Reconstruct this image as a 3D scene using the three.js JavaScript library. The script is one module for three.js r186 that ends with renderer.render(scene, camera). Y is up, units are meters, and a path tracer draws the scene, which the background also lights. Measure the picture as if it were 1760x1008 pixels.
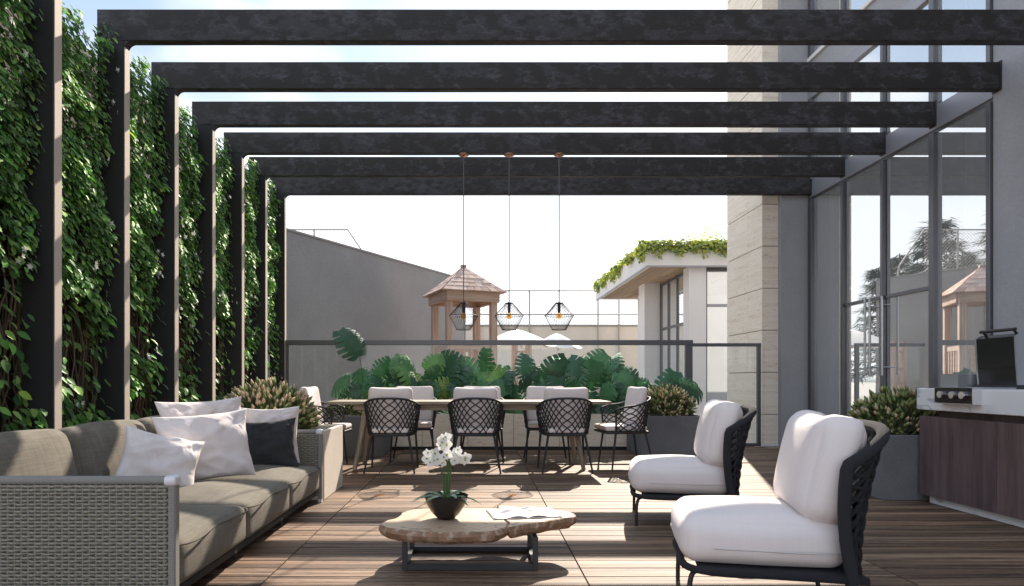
import * as THREE from 'three';
import { mergeGeometries, mergeVertices } from 'three/addons/utils/BufferGeometryUtils.js';
import { createNoise3D } from 'simplex-noise';

// ------------------------------------------------------------------ camera, sky, sun, exposure
const scene = new THREE.Scene();
const camera = new THREE.PerspectiveCamera(49.22, 1760 / 1008, 0.05, 2000);
camera.position.set(0, 1, 0);
camera.lookAt(0, 1, -10);
camera.setViewOffset(1760, 1008, 58, -149, 1760, 1008);   // shifted lens: verticals stay upright
scene.add(camera);
const renderer = new THREE.WebGLRenderer({ antialias: true });
renderer.toneMapping = THREE.LinearToneMapping;
renderer.toneMappingExposure = 2.0;
renderer.shadowMap.enabled = true;

const SUN = new THREE.Vector3(0.309, 0.80, -1).normalize();
const sun = new THREE.DirectionalLight(0xffffff, 5);
sun.color.setRGB(1, 0.88, 0.74);
sun.position.copy(SUN).multiplyScalar(40);
sun.target.position.set(0, 0, -6);
sun.position.add(sun.target.position);
sun.castShadow = true;
sun.shadow.radius = 0.9;
sun.shadow.mapSize.set(4096, 4096);
Object.assign(sun.shadow.camera, { left: -20, right: 20, top: 20, bottom: -20, near: 1, far: 90 });
scene.add(sun, sun.target);

// ------------------------------------------------------------------ noise and textures
function rng(seed) { let a = seed >>> 0; return () => { a = (a + 0x6D2B79F5) | 0; let t = Math.imul(a ^ (a >>> 15), 1 | a); t = (t + Math.imul(t ^ (t >>> 7), 61 | t)) ^ t; return ((t ^ (t >>> 14)) >>> 0) / 4294967296; }; }
const n3 = createNoise3D(rng(11));
const PI = Math.PI, clamp = (v, a = 0, b = 1) => Math.min(b, Math.max(a, v)), lerp = (a, b, t) => a + (b - a) * t;
const smooth = (a, b, x) => { const t = clamp((x - a) / (b - a)); return t * t * (3 - 2 * t); };
function hash2(x, y, s) { let h = Math.imul(x, 374761393) + Math.imul(y, 668265263) + Math.imul(s, 2147483647 ^ 0x5bd1e995); h = Math.imul(h ^ (h >>> 13), 1274126177); return ((h ^ (h >>> 16)) >>> 0) / 4294967296; }
// value noise that tiles: u,v in 0..1, px,py cells across
function tn(u, v, px, py, s) {
  const x = u * px, y = v * py, xi = Math.floor(x), yi = Math.floor(y), fx = x - xi, fy = y - yi;
  const sx = fx * fx * (3 - 2 * fx), sy = fy * fy * (3 - 2 * fy), w = (a, n) => ((a % n) + n) % n;
  const a = hash2(w(xi, px), w(yi, py), s), b = hash2(w(xi + 1, px), w(yi, py), s), c = hash2(w(xi, px), w(yi + 1, py), s), d = hash2(w(xi + 1, px), w(yi + 1, py), s);
  return lerp(lerp(a, b, sx), lerp(c, d, sx), sy);
}
function fbm(u, v, px, py, oct, s) { let r = 0, a = 0.5, t = 0; for (let i = 0; i < oct; i++) { r += a * tn(u, v, px << i, py << i, s + i * 17); t += a; a *= 0.55; } return r / t; }
const enc = (c) => 255 * (c <= 0.0031308 ? 12.92 * c : 1.055 * Math.pow(c, 1 / 2.4) - 0.055);
function colorTex(w, h, metresU, metresV, fn) {          // fn(u,v) -> linear rgb
  const d = new Uint8Array(w * h * 4);
  for (let j = 0, k = 0; j < h; j++) for (let i = 0; i < w; i++, k += 4) { const c = fn((i + 0.5) / w, (j + 0.5) / h); d[k] = enc(clamp(c[0])); d[k + 1] = enc(clamp(c[1])); d[k + 2] = enc(clamp(c[2])); d[k + 3] = 255; }
  return finish(new THREE.DataTexture(d, w, h), metresU, metresV, THREE.SRGBColorSpace);
}
function grayTex(w, h, metresU, metresV, fn) {
  const d = new Uint8Array(w * h * 4);
  for (let j = 0, k = 0; j < h; j++) for (let i = 0; i < w; i++, k += 4) { d[k] = d[k + 1] = d[k + 2] = 255 * clamp(fn((i + 0.5) / w, (j + 0.5) / h)); d[k + 3] = 255; }
  return finish(new THREE.DataTexture(d, w, h), metresU, metresV, THREE.NoColorSpace);
}
function finish(t, mu, mv, cs) { t.wrapS = t.wrapT = THREE.RepeatWrapping; t.magFilter = THREE.LinearFilter; t.minFilter = THREE.LinearMipmapLinearFilter; t.generateMipmaps = true; t.colorSpace = cs; t.repeat.set(1 / mu, 1 / mv); t.needsUpdate = true; return t; }

// the sky: pale blue air that whitens towards the sun and the horizon, thin broken cloud
{
  const w = 1024, h = 512, d = new Float32Array(w * h * 4);
  for (let j = 0, k = 0; j < h; j++) for (let i = 0; i < w; i++, k += 4) {
    const ph = ((i + 0.5) / w - 0.5) * 2 * PI, th = ((j + 0.5) / h - 0.5) * PI, c = Math.cos(th);
    const x = Math.cos(ph) * c, y = Math.sin(th), z = Math.sin(ph) * c;
    const e = Math.max(y, 0), mu = x * SUN.x + y * SUN.y + z * SUN.z;
    const hz = Math.exp(-Math.pow(e / 0.3, 3)), glow = Math.exp((mu - 1) * 9), glow2 = Math.exp((mu - 1) * 26);
    const p = 1 / (e + 0.22), f = (q, o) => n3(x * p * q + 3.1, z * p * q, o);
    let cl = 0.5 + 0.5 * (0.55 * f(0.9, 1) + 0.27 * f(2.1, 4) + 0.14 * f(4.6, 7) + 0.08 * f(9.5, 9));
    cl = smooth(0.36, 0.60, cl) * smooth(-0.02, 0.10, y);
    const air = [0.33 + 0.80 * hz + 0.34 * glow + 0.6 * glow2, 0.45 + 0.69 * hz + 0.34 * glow + 0.6 * glow2, 0.64 + 0.52 * hz + 0.35 * glow + 0.55 * glow2];
    const cw = [0.92 + 0.4 * glow, 0.94 + 0.38 * glow, 0.99 + 0.34 * glow];
    for (let q = 0; q < 3; q++) d[k + q] = y < -0.02 ? [0.22, 0.21, 0.20][q] : lerp(air[q], cw[q], cl * 0.85) * 0.76;
    d[k + 3] = 1;
  }
  const sky = new THREE.DataTexture(d, w, h, THREE.RGBAFormat, THREE.FloatType);
  sky.mapping = THREE.EquirectangularReflectionMapping; sky.magFilter = sky.minFilter = THREE.LinearFilter; sky.needsUpdate = true;
  scene.background = sky; scene.environment = sky;
}

// ------------------------------------------------------------------ geometry helpers
const V = (x, y, z) => new THREE.Vector3(x, y, z);
function strip(g) { const o = g.index ? g.toNonIndexed() : g; for (const k of Object.keys(o.attributes)) if (!['position', 'normal', 'uv', 'color'].includes(k)) o.deleteAttribute(k); o.morphAttributes = {}; o.clearGroups(); return o; }
function join(list) { const l = list.map(strip), col = l.some((g) => g.attributes.color); for (const g of l) { if (!g.attributes.uv) g.setAttribute('uv', new THREE.Float32BufferAttribute(new Float32Array(g.attributes.position.count * 2), 2)); if (col && !g.attributes.color) g.setAttribute('color', new THREE.Float32BufferAttribute(new Float32Array(g.attributes.position.count * 3).fill(1), 3)); } return l.length > 1 ? mergeGeometries(l) : l[0]; }
// uv in metres, taken from the side each face points to
function metric(g, du = 0, dv = 0, swap = false) {
  g = strip(g); const p = g.attributes.position, uv = new Float32Array(p.count * 2), a = V(), b = V(), c = V(), n = V();
  for (let i = 0; i < p.count; i += 3) {
    a.fromBufferAttribute(p, i); b.fromBufferAttribute(p, i + 1); c.fromBufferAttribute(p, i + 2);
    n.copy(b).sub(a).cross(V().copy(c).sub(a)); const X = Math.abs(n.x), Y = Math.abs(n.y), Z = Math.abs(n.z);
    [a, b, c].forEach((q, k) => { let u, v; if (Y >= X && Y >= Z) { u = q.x; v = q.z; } else if (X >= Z) { u = q.z; v = q.y; } else { u = q.x; v = q.y; } if (swap) [u, v] = [v, u]; uv[(i + k) * 2] = u + du; uv[(i + k) * 2 + 1] = v + dv; });
  }
  g.setAttribute('uv', new THREE.BufferAttribute(uv, 2)); return g;
}
function prismX(profile, len) {                       // profile [[y,z]...] swept along x, centred
  const s = new THREE.Shape(profile.map(([y, z]) => new THREE.Vector2(-z, y)));
  const g = new THREE.ExtrudeGeometry(s, { depth: len, bevelEnabled: false }); g.rotateY(PI / 2); g.translate(-len / 2, 0, 0); return g;
}
function box(x0, x1, y0, y1, z0, z1, ch = 0) {         // box from extents; ch chamfers the long edges
  const w = x1 - x0, h = y1 - y0, d = z1 - z0; let g;
  if (!ch) g = new THREE.BoxGeometry(w, h, d);
  else {
    const dims = [w, h, d], ax = dims.indexOf(Math.max(...dims)), oct = (a, b) => [[-a + ch, -b], [a - ch, -b], [a, -b + ch], [a, b - ch], [a - ch, b], [-a + ch, b], [-a, b - ch], [-a, -b + ch]];
    if (ax === 0) g = prismX(oct(h / 2, d / 2), w);
    else if (ax === 1) { g = prismX(oct(w / 2, d / 2), h); g.rotateZ(PI / 2); }
    else { g = prismX(oct(h / 2, w / 2), d); g.rotateY(PI / 2); }
  }
  g.translate((x0 + x1) / 2, (y0 + y1) / 2, (z0 + z1) / 2); return g;
}
const bd = (x0, x1, y0, y1, d0, d1, ch) => box(x0, x1, y0, y1, -Math.max(d0, d1), -Math.min(d0, d1), ch);   // d = metres ahead of the camera plane
function rod(a, b, r1, r2 = r1, seg = 8) { const d = V().copy(b).sub(a), g = new THREE.CylinderGeometry(r2, r1, d.length(), seg); g.applyQuaternion(new THREE.Quaternion().setFromUnitVectors(V(0, 1, 0), d.clone().normalize())); g.translate((a.x + b.x) / 2, (a.y + b.y) / 2, (a.z + b.z) / 2); return g; }
function tube(pts, r, seg = 24, rad = 6, closed = false) { return new THREE.TubeGeometry(new THREE.CatmullRomCurve3(pts, closed), seg, r, rad, closed); }
function ptube(pts, r, rad = 5) {                       // tube through the points themselves
  const c = new THREE.CurvePath(); c.getPointAt = c.getPoint = (t) => { const f = t * (pts.length - 1), i = Math.min(pts.length - 2, Math.floor(f)); return pts[i].clone().lerp(pts[i + 1], f - i); };
  c.getTangentAt = c.getTangent = (t) => { const f = t * (pts.length - 1), i = clamp(Math.round(f), 0, pts.length - 1); return pts[Math.min(i + 1, pts.length - 1)].clone().sub(pts[Math.max(i - 1, 0)]).normalize(); };
  return new THREE.TubeGeometry(c, pts.length - 1, r, rad, false);
}
function smoothed(g, fn) {                              // weld, move each vertex, smooth normals
  g.deleteAttribute('uv'); g.deleteAttribute('normal'); g = mergeVertices(g, 1e-5);
  const p = g.attributes.position, v = V(); for (let i = 0; i < p.count; i++) { v.fromBufferAttribute(p, i); fn(v); p.setXYZ(i, v.x, v.y, v.z); }
  g.computeVertexNormals(); return g;
}
function cushion(w, h, d, { r = 0.06, crown = 0.03, under = 0, puff = 0.0, wr = 0, seed = 1, seg = 18, segY = 10, top = null } = {}) {
  const H = [w / 2, h / 2, d / 2], R = Math.min(r, ...H);
  const g = smoothed(new THREE.BoxGeometry(2, 2, 2, seg, segY, seg), (v) => {
    const p = [v.x, v.y, v.z].map((t) => Math.sin(t * PI / 2)), q = p.map((t, i) => t * H[i]), inn = q.map((t, i) => clamp(t, -(H[i] - R), H[i] - R));
    const df = V(q[0] - inn[0], q[1] - inn[1], q[2] - inn[2]); if (df.length() > 1e-9) df.normalize().multiplyScalar(R);
    v.set(inn[0] + df.x, inn[1] + df.y, inn[2] + df.z);
    const cr = (1 - p[0] ** 2) * (1 - p[2] ** 2); v.y += p[1] > 0 ? crown * cr * p[1] : under * cr * p[1];
    v.x += puff * p[0] * (1 - p[1] ** 2) * (1 - p[2] ** 2); v.z += puff * p[2] * (1 - p[1] ** 2) * (1 - p[0] ** 2);
    if (top) top(v, p);
    if (wr) { const k = n3(v.x * 5 + seed, v.y * 5, v.z * 5) * 0.6 + n3(v.x * 13, v.y * 9 + seed, v.z * 13) * 0.4; v.multiplyScalar(1 + wr * k); }
  });
  return metric(g);
}
function pillow(w, h, t, seed, wr = 0.0095, n = 46) {
  const pos = [], idx = [], S = (n + 1) * (n + 1);
  for (let side = 0; side < 2; side++) for (let j = 0; j <= n; j++) for (let i = 0; i <= n; i++) {
    const u = Math.sin((i / n * 2 - 1) * PI / 2), v = Math.sin((j / n * 2 - 1) * PI / 2), e = Math.max(0, (1 - u * u) * (1 - v * v));
    const x = w / 2 * u * (1 - 0.10 * (1 - v * v) * u * u), y = h / 2 * v * (1 - 0.10 * (1 - u * u) * v * v), sg = side ? -1 : 1;
    const ang = Math.atan2(v, u), rad = Math.hypot(u, v);
    let z = sg * t / 2 * Math.pow(e, 0.42);
    const fold = 1 - Math.abs(n3(u * 1.6 + seed, v * 1.6, sg + seed)) * 2, fold2 = n3(ang * 2.4 + seed, rad * 0.9, seed + sg * 5);
    const crease = Math.max(1 - Math.abs(n3(u * 1.3 - v * 1.9 + seed * 3, v * 0.7, seed + 9 * sg)) * 4.5, -0.3) + 0.7 * Math.max(1 - Math.abs(n3(u * 2.6 + v * 1.2 + seed, v * 1.1 - u, seed + 4 * sg)) * 6, -0.2);
    z += sg * wr * Math.pow(e, 0.25) * (0.6 * fold + 0.9 * Math.max(crease, -0.4) * smooth(-0.6, 0.7, v)) + sg * wr * 1.1 * fold2 * smooth(0.55, 1.2, rad) * Math.pow(e, 0.2);
    z += 0.014 * n3(u * 1.2, v * 1.2, seed + 40);
    pos.push(x, y, z);
  }
  for (let s = 0; s < 2; s++) for (let j = 0; j < n; j++) for (let i = 0; i < n; i++) { const a = s * S + j * (n + 1) + i, b = a + 1, c = a + n + 1, d = c + 1; s ? idx.push(a, c, b, b, c, d) : idx.push(a, b, c, b, d, c); }
  let g = new THREE.BufferGeometry(); g.setAttribute('position', new THREE.Float32BufferAttribute(pos, 3)); g.setIndex(idx); g = mergeVertices(g, 1e-4); g.computeVertexNormals(); return metric(g);
}
// triangles collected with a colour each
class Soup {
  constructor() { this.p = []; this.c = []; this.i = []; }
  v(q, c) { this.p.push(q.x, q.y, q.z); this.c.push(c[0], c[1], c[2]); return this.p.length / 3 - 1; }
  leaf(at, dir, nor, len, wid, fold, curl, c) {          // rounded pointed leaf with a folded midrib
    const f = dir, s = V().crossVectors(f, nor).normalize(), n = V().crossVectors(s, f).normalize();
    const P = (a, b) => at.clone().addScaledVector(f, a * len).addScaledVector(s, b * wid * 0.5).addScaledVector(n, Math.abs(b) * fold * wid * 0.5 - curl * len * a * a);
    const m0 = this.v(P(0, 0), c), m1 = this.v(P(0.35, 0), c), m2 = this.v(P(0.7, 0), c), m3 = this.v(P(1, 0), c);
    for (const k of [-1, 1]) {
      const e1 = this.v(P(0.12, 0.62 * k), c), e2 = this.v(P(0.40, k), c), e3 = this.v(P(0.74, 0.68 * k), c);
      const t = [[m0, m1, e1], [m1, e2, e1], [m1, m2, e2], [m2, e3, e2], [m2, m3, e3]]; for (const q of t) k < 0 ? this.i.push(...q) : this.i.push(q[0], q[2], q[1]);
    }
  }
  blade(at, dir, nor, len, wid, curl, c, seg = 3) {       // grass-like blade
    const s = V().crossVectors(dir, nor).normalize(); let a, b;
    for (let k = 0; k <= seg; k++) { const t = k / seg, q = at.clone().addScaledVector(dir, t * len).addScaledVector(nor, -curl * len * t * t), w = wid * 0.5 * (k === seg ? 0.05 : 1 - 0.75 * t * t); const x = this.v(q.clone().addScaledVector(s, w), c), y = this.v(q.clone().addScaledVector(s, -w), c); if (k) this.i.push(a, b, x, b, y, x); a = x; b = y; }
  }
  spindle(a, b, r, c, m = 0.4) {                          // four-sided bud
    const d = V().copy(b).sub(a), f = d.clone().normalize(), s = Math.abs(f.y) < 0.9 ? V(0, 1, 0).cross(f).normalize() : V(1, 0, 0).cross(f).normalize(), t = V().crossVectors(f, s), q = a.clone().addScaledVector(d, m);
    const A = this.v(a, c), B = this.v(b, c), R = [0, 1, 2, 3].map((k) => this.v(q.clone().addScaledVector(s, Math.cos(k * PI / 2) * r).addScaledVector(t, Math.sin(k * PI / 2) * r), c));
    for (let k = 0; k < 4; k++) { const n = (k + 1) % 4; this.i.push(A, R[n], R[k], B, R[k], R[n]); }
  }
  build() { const g = new THREE.BufferGeometry(); g.setAttribute('position', new THREE.Float32BufferAttribute(this.p, 3)); g.setAttribute('color', new THREE.Float32BufferAttribute(this.c, 3)); g.setIndex(this.i); g.computeVertexNormals(); return g; }
}

// ------------------------------------------------------------------ objects
const taken = new Map();
function numbered(n) { const k = taken.get(n) || 0; taken.set(n, k + 1); return k ? `${n}_${String(k).padStart(3, '0')}` : n; }
function tag(o, label, category, group, kind) { Object.assign(o.userData, label && { label }, category && { category }, group && { group }, kind && { kind }); return o; }
function thing(name, label, category, group, [x, y, d] = [0, 0, 0], turn = 0) { const o = new THREE.Group(); o.name = numbered(name); scene.add(o); o.position.set(x, y, -d); o.rotation.y = turn; return tag(o, label, category, group); }
function part(parent, name, geo, mat, label) {
  const g = Array.isArray(geo) ? join(geo) : geo; const m = new THREE.Mesh(g, mat); m.name = name; m.castShadow = m.receiveShadow = true; parent.add(m); if (label) m.userData.label = label; return m;
}
function single(name, label, category, group, geo, mat) { const m = part(scene, numbered(name), geo, mat); return tag(m, label, category, group); }
function copy(root, [x, y, d], turn, label) { const c = root.clone(); c.name = numbered(root.name.replace(/_\d{3}$/, '')); c.userData = { ...root.userData, ...(label && { label }) }; scene.add(c); c.position.set(x, y, -d); c.rotation.set(0, turn, 0); return c; }

// ------------------------------------------------------------------ materials
const std = (o) => new THREE.MeshStandardMaterial(o), phys = (o) => new THREE.MeshPhysicalMaterial(o);
const rgb = (r, g, b) => new THREE.Color().setRGB(r, g, b);
const M = {};
{
  const fine = grayTex(256, 256, 0.25, 0.25, (u, v) => 0.5 * fbm(u, v, 24, 24, 3, 5) + 0.5 * fbm(u, v, 4, 4, 3, 9));
  // dark mottled pergola metal: brown-black with slate scuffs
  const metalMap = colorTex(1024, 512, 2.0, 1.0, (u, v) => {
    const a = fbm(u, v, 16, 10, 5, 3), b = fbm(u + 0.1 * fbm(u, v, 6, 6, 2, 8), v, 14, 11, 5, 21), big = fbm(u, v, 3, 3, 2, 77);
    const ridge = 1 - Math.abs(2 * fbm(u, v, 7, 9, 4, 51) - 1) * 9;
    const gr = fbm(u + 0.02 * (b - 0.5), v + 0.05 * (a - 0.5), 30, 24, 5, 33), sc = 1 - Math.abs(2 * fbm(u + 0.06 * gr, v, 26, 30, 3, 61) - 1) * 13; const s = smooth(0.47, 0.66, 0.4 * a + 0.6 * gr + 0.40 * (big - 0.5) + 0.35 * (b - 0.5)), line = (Math.max(0, ridge) * 0.7 + Math.max(0, sc) * 0.7) * smooth(0.42, 0.6, b), k = clamp(s * 0.36 + line * 0.75);
    const n = 0.85 + 0.3 * tn(u, v, 256, 128, 4); return [lerp(0.018, 0.072, k) * n, lerp(0.0145, 0.069, k) * n, lerp(0.0125, 0.080, k) * n];
  });
  M.frame = std({ map: metalMap, roughness: 0.62, metalness: 0.0, bumpMap: fine, bumpScale: 0.0008 });
  M.post = std({ color: rgb(0.021, 0.020, 0.022), roughness: 0.6, bumpMap: fine, bumpScale: 0.0008 });
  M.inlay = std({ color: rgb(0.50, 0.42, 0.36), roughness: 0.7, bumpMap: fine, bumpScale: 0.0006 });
  // deck boards, grain along u
  const deckMap = colorTex(1024, 1024, 1.6, 1.136, (u, v) => {
    const warp = 0.02 * (fbm(u, v, 3, 8, 3, 31) - 0.5), g1 = fbm(u, v + warp, 3, 90, 4, 12), g2 = fbm(u, v + warp, 2, 34, 3, 60), fl = tn(u, v, 60, 500, 6), tone = tn(0.5, v, 1, 32, 91);
    const k = clamp(0.52 * g1 + 0.48 * g2 + 0.16 * (fl - 0.5) - 0.02), t = smooth(0.27, 0.68, k), w = 0.72 + 0.5 * tone;
    const knot = smooth(0.80, 0.9, fbm(u, v, 5, 16, 2, 207)) * 0.5;
    return [lerp(0.048, 0.31, t) * w * (1 - knot), lerp(0.029, 0.205, t) * w * (1 - knot), lerp(0.0205, 0.136, t) * w * (1 - knot)];
  });
  const deckBump = grayTex(512, 512, 1.6, 1.136, (u, v) => fbm(u, v, 3, 110, 3, 12));
  M.deck = [[1, 1, 1], [0.80, 0.77, 0.76], [0.95, 0.93, 0.88], [0.62, 0.58, 0.56], [1.12, 1.03, 0.95]].map((c) => phys({ map: deckMap, color: rgb(...c), roughness: 0.62, specularIntensity: 0.55, bumpMap: deckBump, bumpScale: 0.0016 }));
  M.under = std({ color: rgb(0.12, 0.09, 0.065), roughness: 0.95 });
  // fabrics
  const weave = grayTex(256, 256, 0.04, 0.04, (u, v) => 0.5 + 0.25 * Math.sin(u * 2 * PI * 16) * Math.sin(v * 2 * PI * 16) + 0.25 * (fbm(u, v, 16, 16, 2, 2) - 0.5));
  const cloth = (c, varr, seed) => colorTex(512, 512, 0.5, 0.5, (u, v) => { const k = 1 + varr * (fbm(u, v, 5, 5, 4, seed) - 0.5) + varr * 0.8 * (fbm(u, v, 90, 4, 2, seed + 3) - 0.5) + varr * 0.8 * (fbm(u, v, 4, 90, 2, seed + 6) - 0.5); return c.map((q) => q * k); });
  M.taupe = phys({ map: cloth([0.140, 0.126, 0.102], 0.45, 15), roughness: 0.95, bumpMap: weave, bumpScale: 0.0007, sheen: 0.25, sheenRoughness: 0.6, sheenColor: rgb(0.5, 0.46, 0.4) });
  M.white = phys({ map: cloth([0.74, 0.675, 0.66], 0.04, 25), roughness: 0.92, bumpMap: weave, bumpScale: 0.0004, sheen: 0.15, sheenRoughness: 0.6, sheenColor: rgb(0.8, 0.8, 0.8) });
  M.charcoal = phys({ map: cloth([0.030, 0.031, 0.034], 0.4, 35), roughness: 0.95, bumpMap: weave, bumpScale: 0.0006, sheen: 0.2, sheenRoughness: 0.5, sheenColor: rgb(0.2, 0.2, 0.22) });
  M.piping = std({ color: rgb(0.11, 0.095, 0.075), roughness: 0.95 });
  M.pipingWhite = std({ color: rgb(0.58, 0.54, 0.53), roughness: 0.95 });
  M.wicker = std({ color: rgb(0.26, 0.245, 0.20), roughness: 0.75 });
  M.wickerRail = std({ color: rgb(0.22, 0.216, 0.20), roughness: 0.7, bumpMap: grayTex(64, 64, 0.02, 0.02, (u, v) => 0.5 + 0.5 * Math.sin(u * 2 * PI * 3)), bumpScale: 0.0012 });
  M.aluminium = std({ color: rgb(0.62, 0.62, 0.66), roughness: 0.45, metalness: 0.3 });
  // mineral surfaces
  const speck = (c, amp, s, w = 1.2) => colorTex(512, 512, w, w, (u, v) => { const k = 1 + amp * (fbm(u, v, 4, 4, 5, s) - 0.5) + amp * 0.5 * (tn(u, v, 200, 200, s + 5) - 0.5); return c.map((q) => q * k); });
  const pits = grayTex(512, 512, 0.8, 0.8, (u, v) => 0.7 - 0.7 * smooth(0.72, 0.85, fbm(u, v, 50, 50, 2, 71)) + 0.25 * fbm(u, v, 8, 8, 4, 43));
  M.concrete = std({ map: speck([0.155, 0.156, 0.165], 0.5, 55), roughness: 0.9, bumpMap: pits, bumpScale: 0.002 });
  M.beige = std({ map: speck([0.62, 0.56, 0.48], 0.2, 57), roughness: 0.9, bumpMap: pits, bumpScale: 0.002 });
  M.plaster = std({ map: speck([0.34, 0.342, 0.36], 0.24, 65, 2.2), roughness: 0.92, bumpMap: pits, bumpScale: 0.0018 });
  M.boundary = std({ map: speck([0.27, 0.265, 0.265], 0.32, 75, 3), roughness: 0.95, bumpMap: pits, bumpScale: 0.003 });
  const trav = (seed) => colorTex(512, 512, 1.3, 0.65, (u, v) => {
    const wv = v + 0.03 * (fbm(u, v, 3, 3, 3, seed) - 0.5), l = fbm(u, wv, 3, 26, 4, seed + 2), p = smooth(0.68, 0.8, fbm(u, wv, 22, 70, 3, seed + 7)), t = smooth(0.3, 0.7, l), rust = smooth(0.62, 0.78, fbm(u, wv, 2, 12, 4, seed + 11));
    return [lerp(0.81, 0.87, t) * (1 - 0.25 * p) * (1 - 0.07 * rust), lerp(0.725, 0.79, t) * (1 - 0.3 * p) * (1 - 0.12 * rust), lerp(0.60, 0.67, t) * (1 - 0.34 * p) * (1 - 0.18 * rust)];
  });
  const travBump = grayTex(512, 512, 1.3, 0.65, (u, v) => 1 - smooth(0.66, 0.8, fbm(u, v, 22, 70, 3, 107)));
  M.travertine = [100, 140, 180].map((s) => std({ map: trav(s), roughness: 0.75, bumpMap: travBump, bumpScale: 0.002 }));
  const marble = colorTex(1024, 512, 1.6, 0.8, (u, v) => { const w = fbm(u, v, 3, 3, 4, 301), a = 1 - Math.abs(2 * fbm(u + 0.25 * w, v + 0.2 * w, 3, 3, 5, 311) - 1) * 14, b = 1 - Math.abs(2 * fbm(u, v + 0.2 * w, 6, 5, 4, 331) - 1) * 18, k = clamp(Math.max(0, a) * 0.75 + Math.max(0, b) * 0.35) * smooth(0.35, 0.6, w), c = 0.80 - 0.06 * fbm(u, v, 3, 3, 3, 341); return [c - k * 0.42, c - k * 0.42, (c + 0.015) - k * 0.38]; });
  M.marble = std({ map: marble, roughness: 0.28 });
  // woods
  const grain = (lo, hi, seed, mu, mv, fu = 2, fv = 40) => colorTex(512, 512, mu, mv, (u, v) => { const w = v + 0.05 * (fbm(u, v, 2, 4, 3, seed) - 0.5), k = smooth(0.25, 0.75, 0.6 * fbm(u, w, fu, fv, 4, seed + 3) + 0.4 * fbm(u, w, fu, fv >> 2, 3, seed + 5)), f = 0.9 + 0.2 * tn(u, v, 40, 256, seed); return lo.map((q, i) => lerp(q, hi[i], k) * f); });
  M.walnut = [[1, 1, 1], [0.86, 0.84, 0.86], [1.1, 1.06, 1.04]].map((c) => std({ map: grain([0.080, 0.054, 0.056], [0.165, 0.115, 0.116], 401, 1.2, 0.9, 2, 20), color: rgb(...c), roughness: 0.5 }));
  M.teak = std({ map: grain([0.17, 0.14, 0.10], [0.36, 0.31, 0.24], 421, 1.2, 0.5), roughness: 0.65 });
  M.soffit = [[1, 1, 1], [0.88, 0.86, 0.83], [1.05, 1, 0.95]].map((c) => std({ map: grain([0.30, 0.205, 0.13], [0.47, 0.345, 0.235], 431, 2, 0.8), color: rgb(...c), roughness: 0.7 }));
  M.playwood = std({ map: grain([0.38, 0.26, 0.20], [0.60, 0.44, 0.36], 441, 1, 0.4), roughness: 0.8 });
  M.shingle = [[0.48, 0.33, 0.27], [0.56, 0.40, 0.33], [0.40, 0.27, 0.23], [0.60, 0.46, 0.39]].map((c) => std({ color: rgb(...c), roughness: 0.85, bumpMap: fine, bumpScale: 0.002 }));
  M.slat = [[1, 1, 1], [0.7, 0.68, 0.68], [1.3, 1.2, 1.1]].map((c) => std({ map: grain([0.020, 0.013, 0.011], [0.055, 0.034, 0.026], 451, 2, 0.5), color: rgb(...c), roughness: 0.8 }));
  M.slabTop = std({ map: colorTex(1024, 1024, 1.3, 1.3, (u, v) => { const x = u - 0.47, y = (v - 0.52) * 1.25, r = Math.hypot(x, y) + 0.05 * (fbm(u, v, 5, 5, 4, 503) - 0.5), ring = 0.5 + 0.5 * Math.sin(r * 170 + 4 * fbm(u, v, 6, 6, 3, 511)), k = clamp(0.35 * ring + 0.65 * fbm(u, v, 9, 9, 5, 521)), crack = smooth(0.93, 0.99, 1 - Math.abs(2 * fbm(u, v, 5, 5, 4, 531) - 1)) * 0.35; return [lerp(0.36, 0.60, k) * (1 - crack), lerp(0.245, 0.44, k) * (1 - crack), lerp(0.15, 0.30, k) * (1 - crack)]; }), roughness: 0.5 });
  M.slabEdge = std({ map: colorTex(512, 256, 0.5, 0.14, (u, v) => { const k = fbm(u, v, 10, 3, 5, 541), s = smooth(0.56, 0.66, fbm(u, v, 14, 5, 4, 551)); return [lerp(0.14, 0.36, k) + s * 0.12, lerp(0.085, 0.215, k) + s * 0.13, lerp(0.052, 0.13, k) + s * 0.12]; }), roughness: 0.8, bumpMap: fine, bumpScale: 0.004 });
  // metals, paints
  M.black = std({ color: rgb(0.018, 0.018, 0.020), roughness: 0.55 });
  M.baseFrame = std({ color: rgb(0.03, 0.029, 0.028), roughness: 0.9 });
  M.rope = std({ color: rgb(0.026, 0.025, 0.027), roughness: 0.85, bumpMap: fine, bumpScale: 0.001 });
  M.navyRope = std({ color: rgb(0.036, 0.037, 0.046), roughness: 0.9, bumpMap: grayTex(64, 64, 0.05, 0.05, (u, v) => 0.5 + 0.5 * Math.sin((u + v) * 2 * PI * 5)), bumpScale: 0.002 });
  M.mullion = std({ color: rgb(0.13, 0.13, 0.14), roughness: 0.4, metalness: 0.55 });
  M.header = std({ color: rgb(0.30, 0.30, 0.33), roughness: 0.45, metalness: 0.35 });
  M.darkMetal = std({ color: rgb(0.05, 0.05, 0.056), roughness: 0.45, metalness: 0.4 });
  M.steel = std({ color: rgb(0.50, 0.51, 0.53), roughness: 0.35, metalness: 0.8, bumpMap: fine, bumpScale: 0.0002 });
  M.chrome = std({ color: rgb(0.75, 0.75, 0.77), roughness: 0.12, metalness: 1 });
  M.gloss = std({ color: rgb(0.012, 0.012, 0.013), roughness: 0.22 });
  M.copper = std({ color: rgb(0.55, 0.30, 0.20), roughness: 0.35, metalness: 0.9 });
  M.paint = std({ map: speck([0.72, 0.70, 0.685], 0.08, 605, 2.5), roughness: 0.85 });
  M.canvas = std({ color: rgb(0.80, 0.79, 0.77), roughness: 0.9 });
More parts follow.
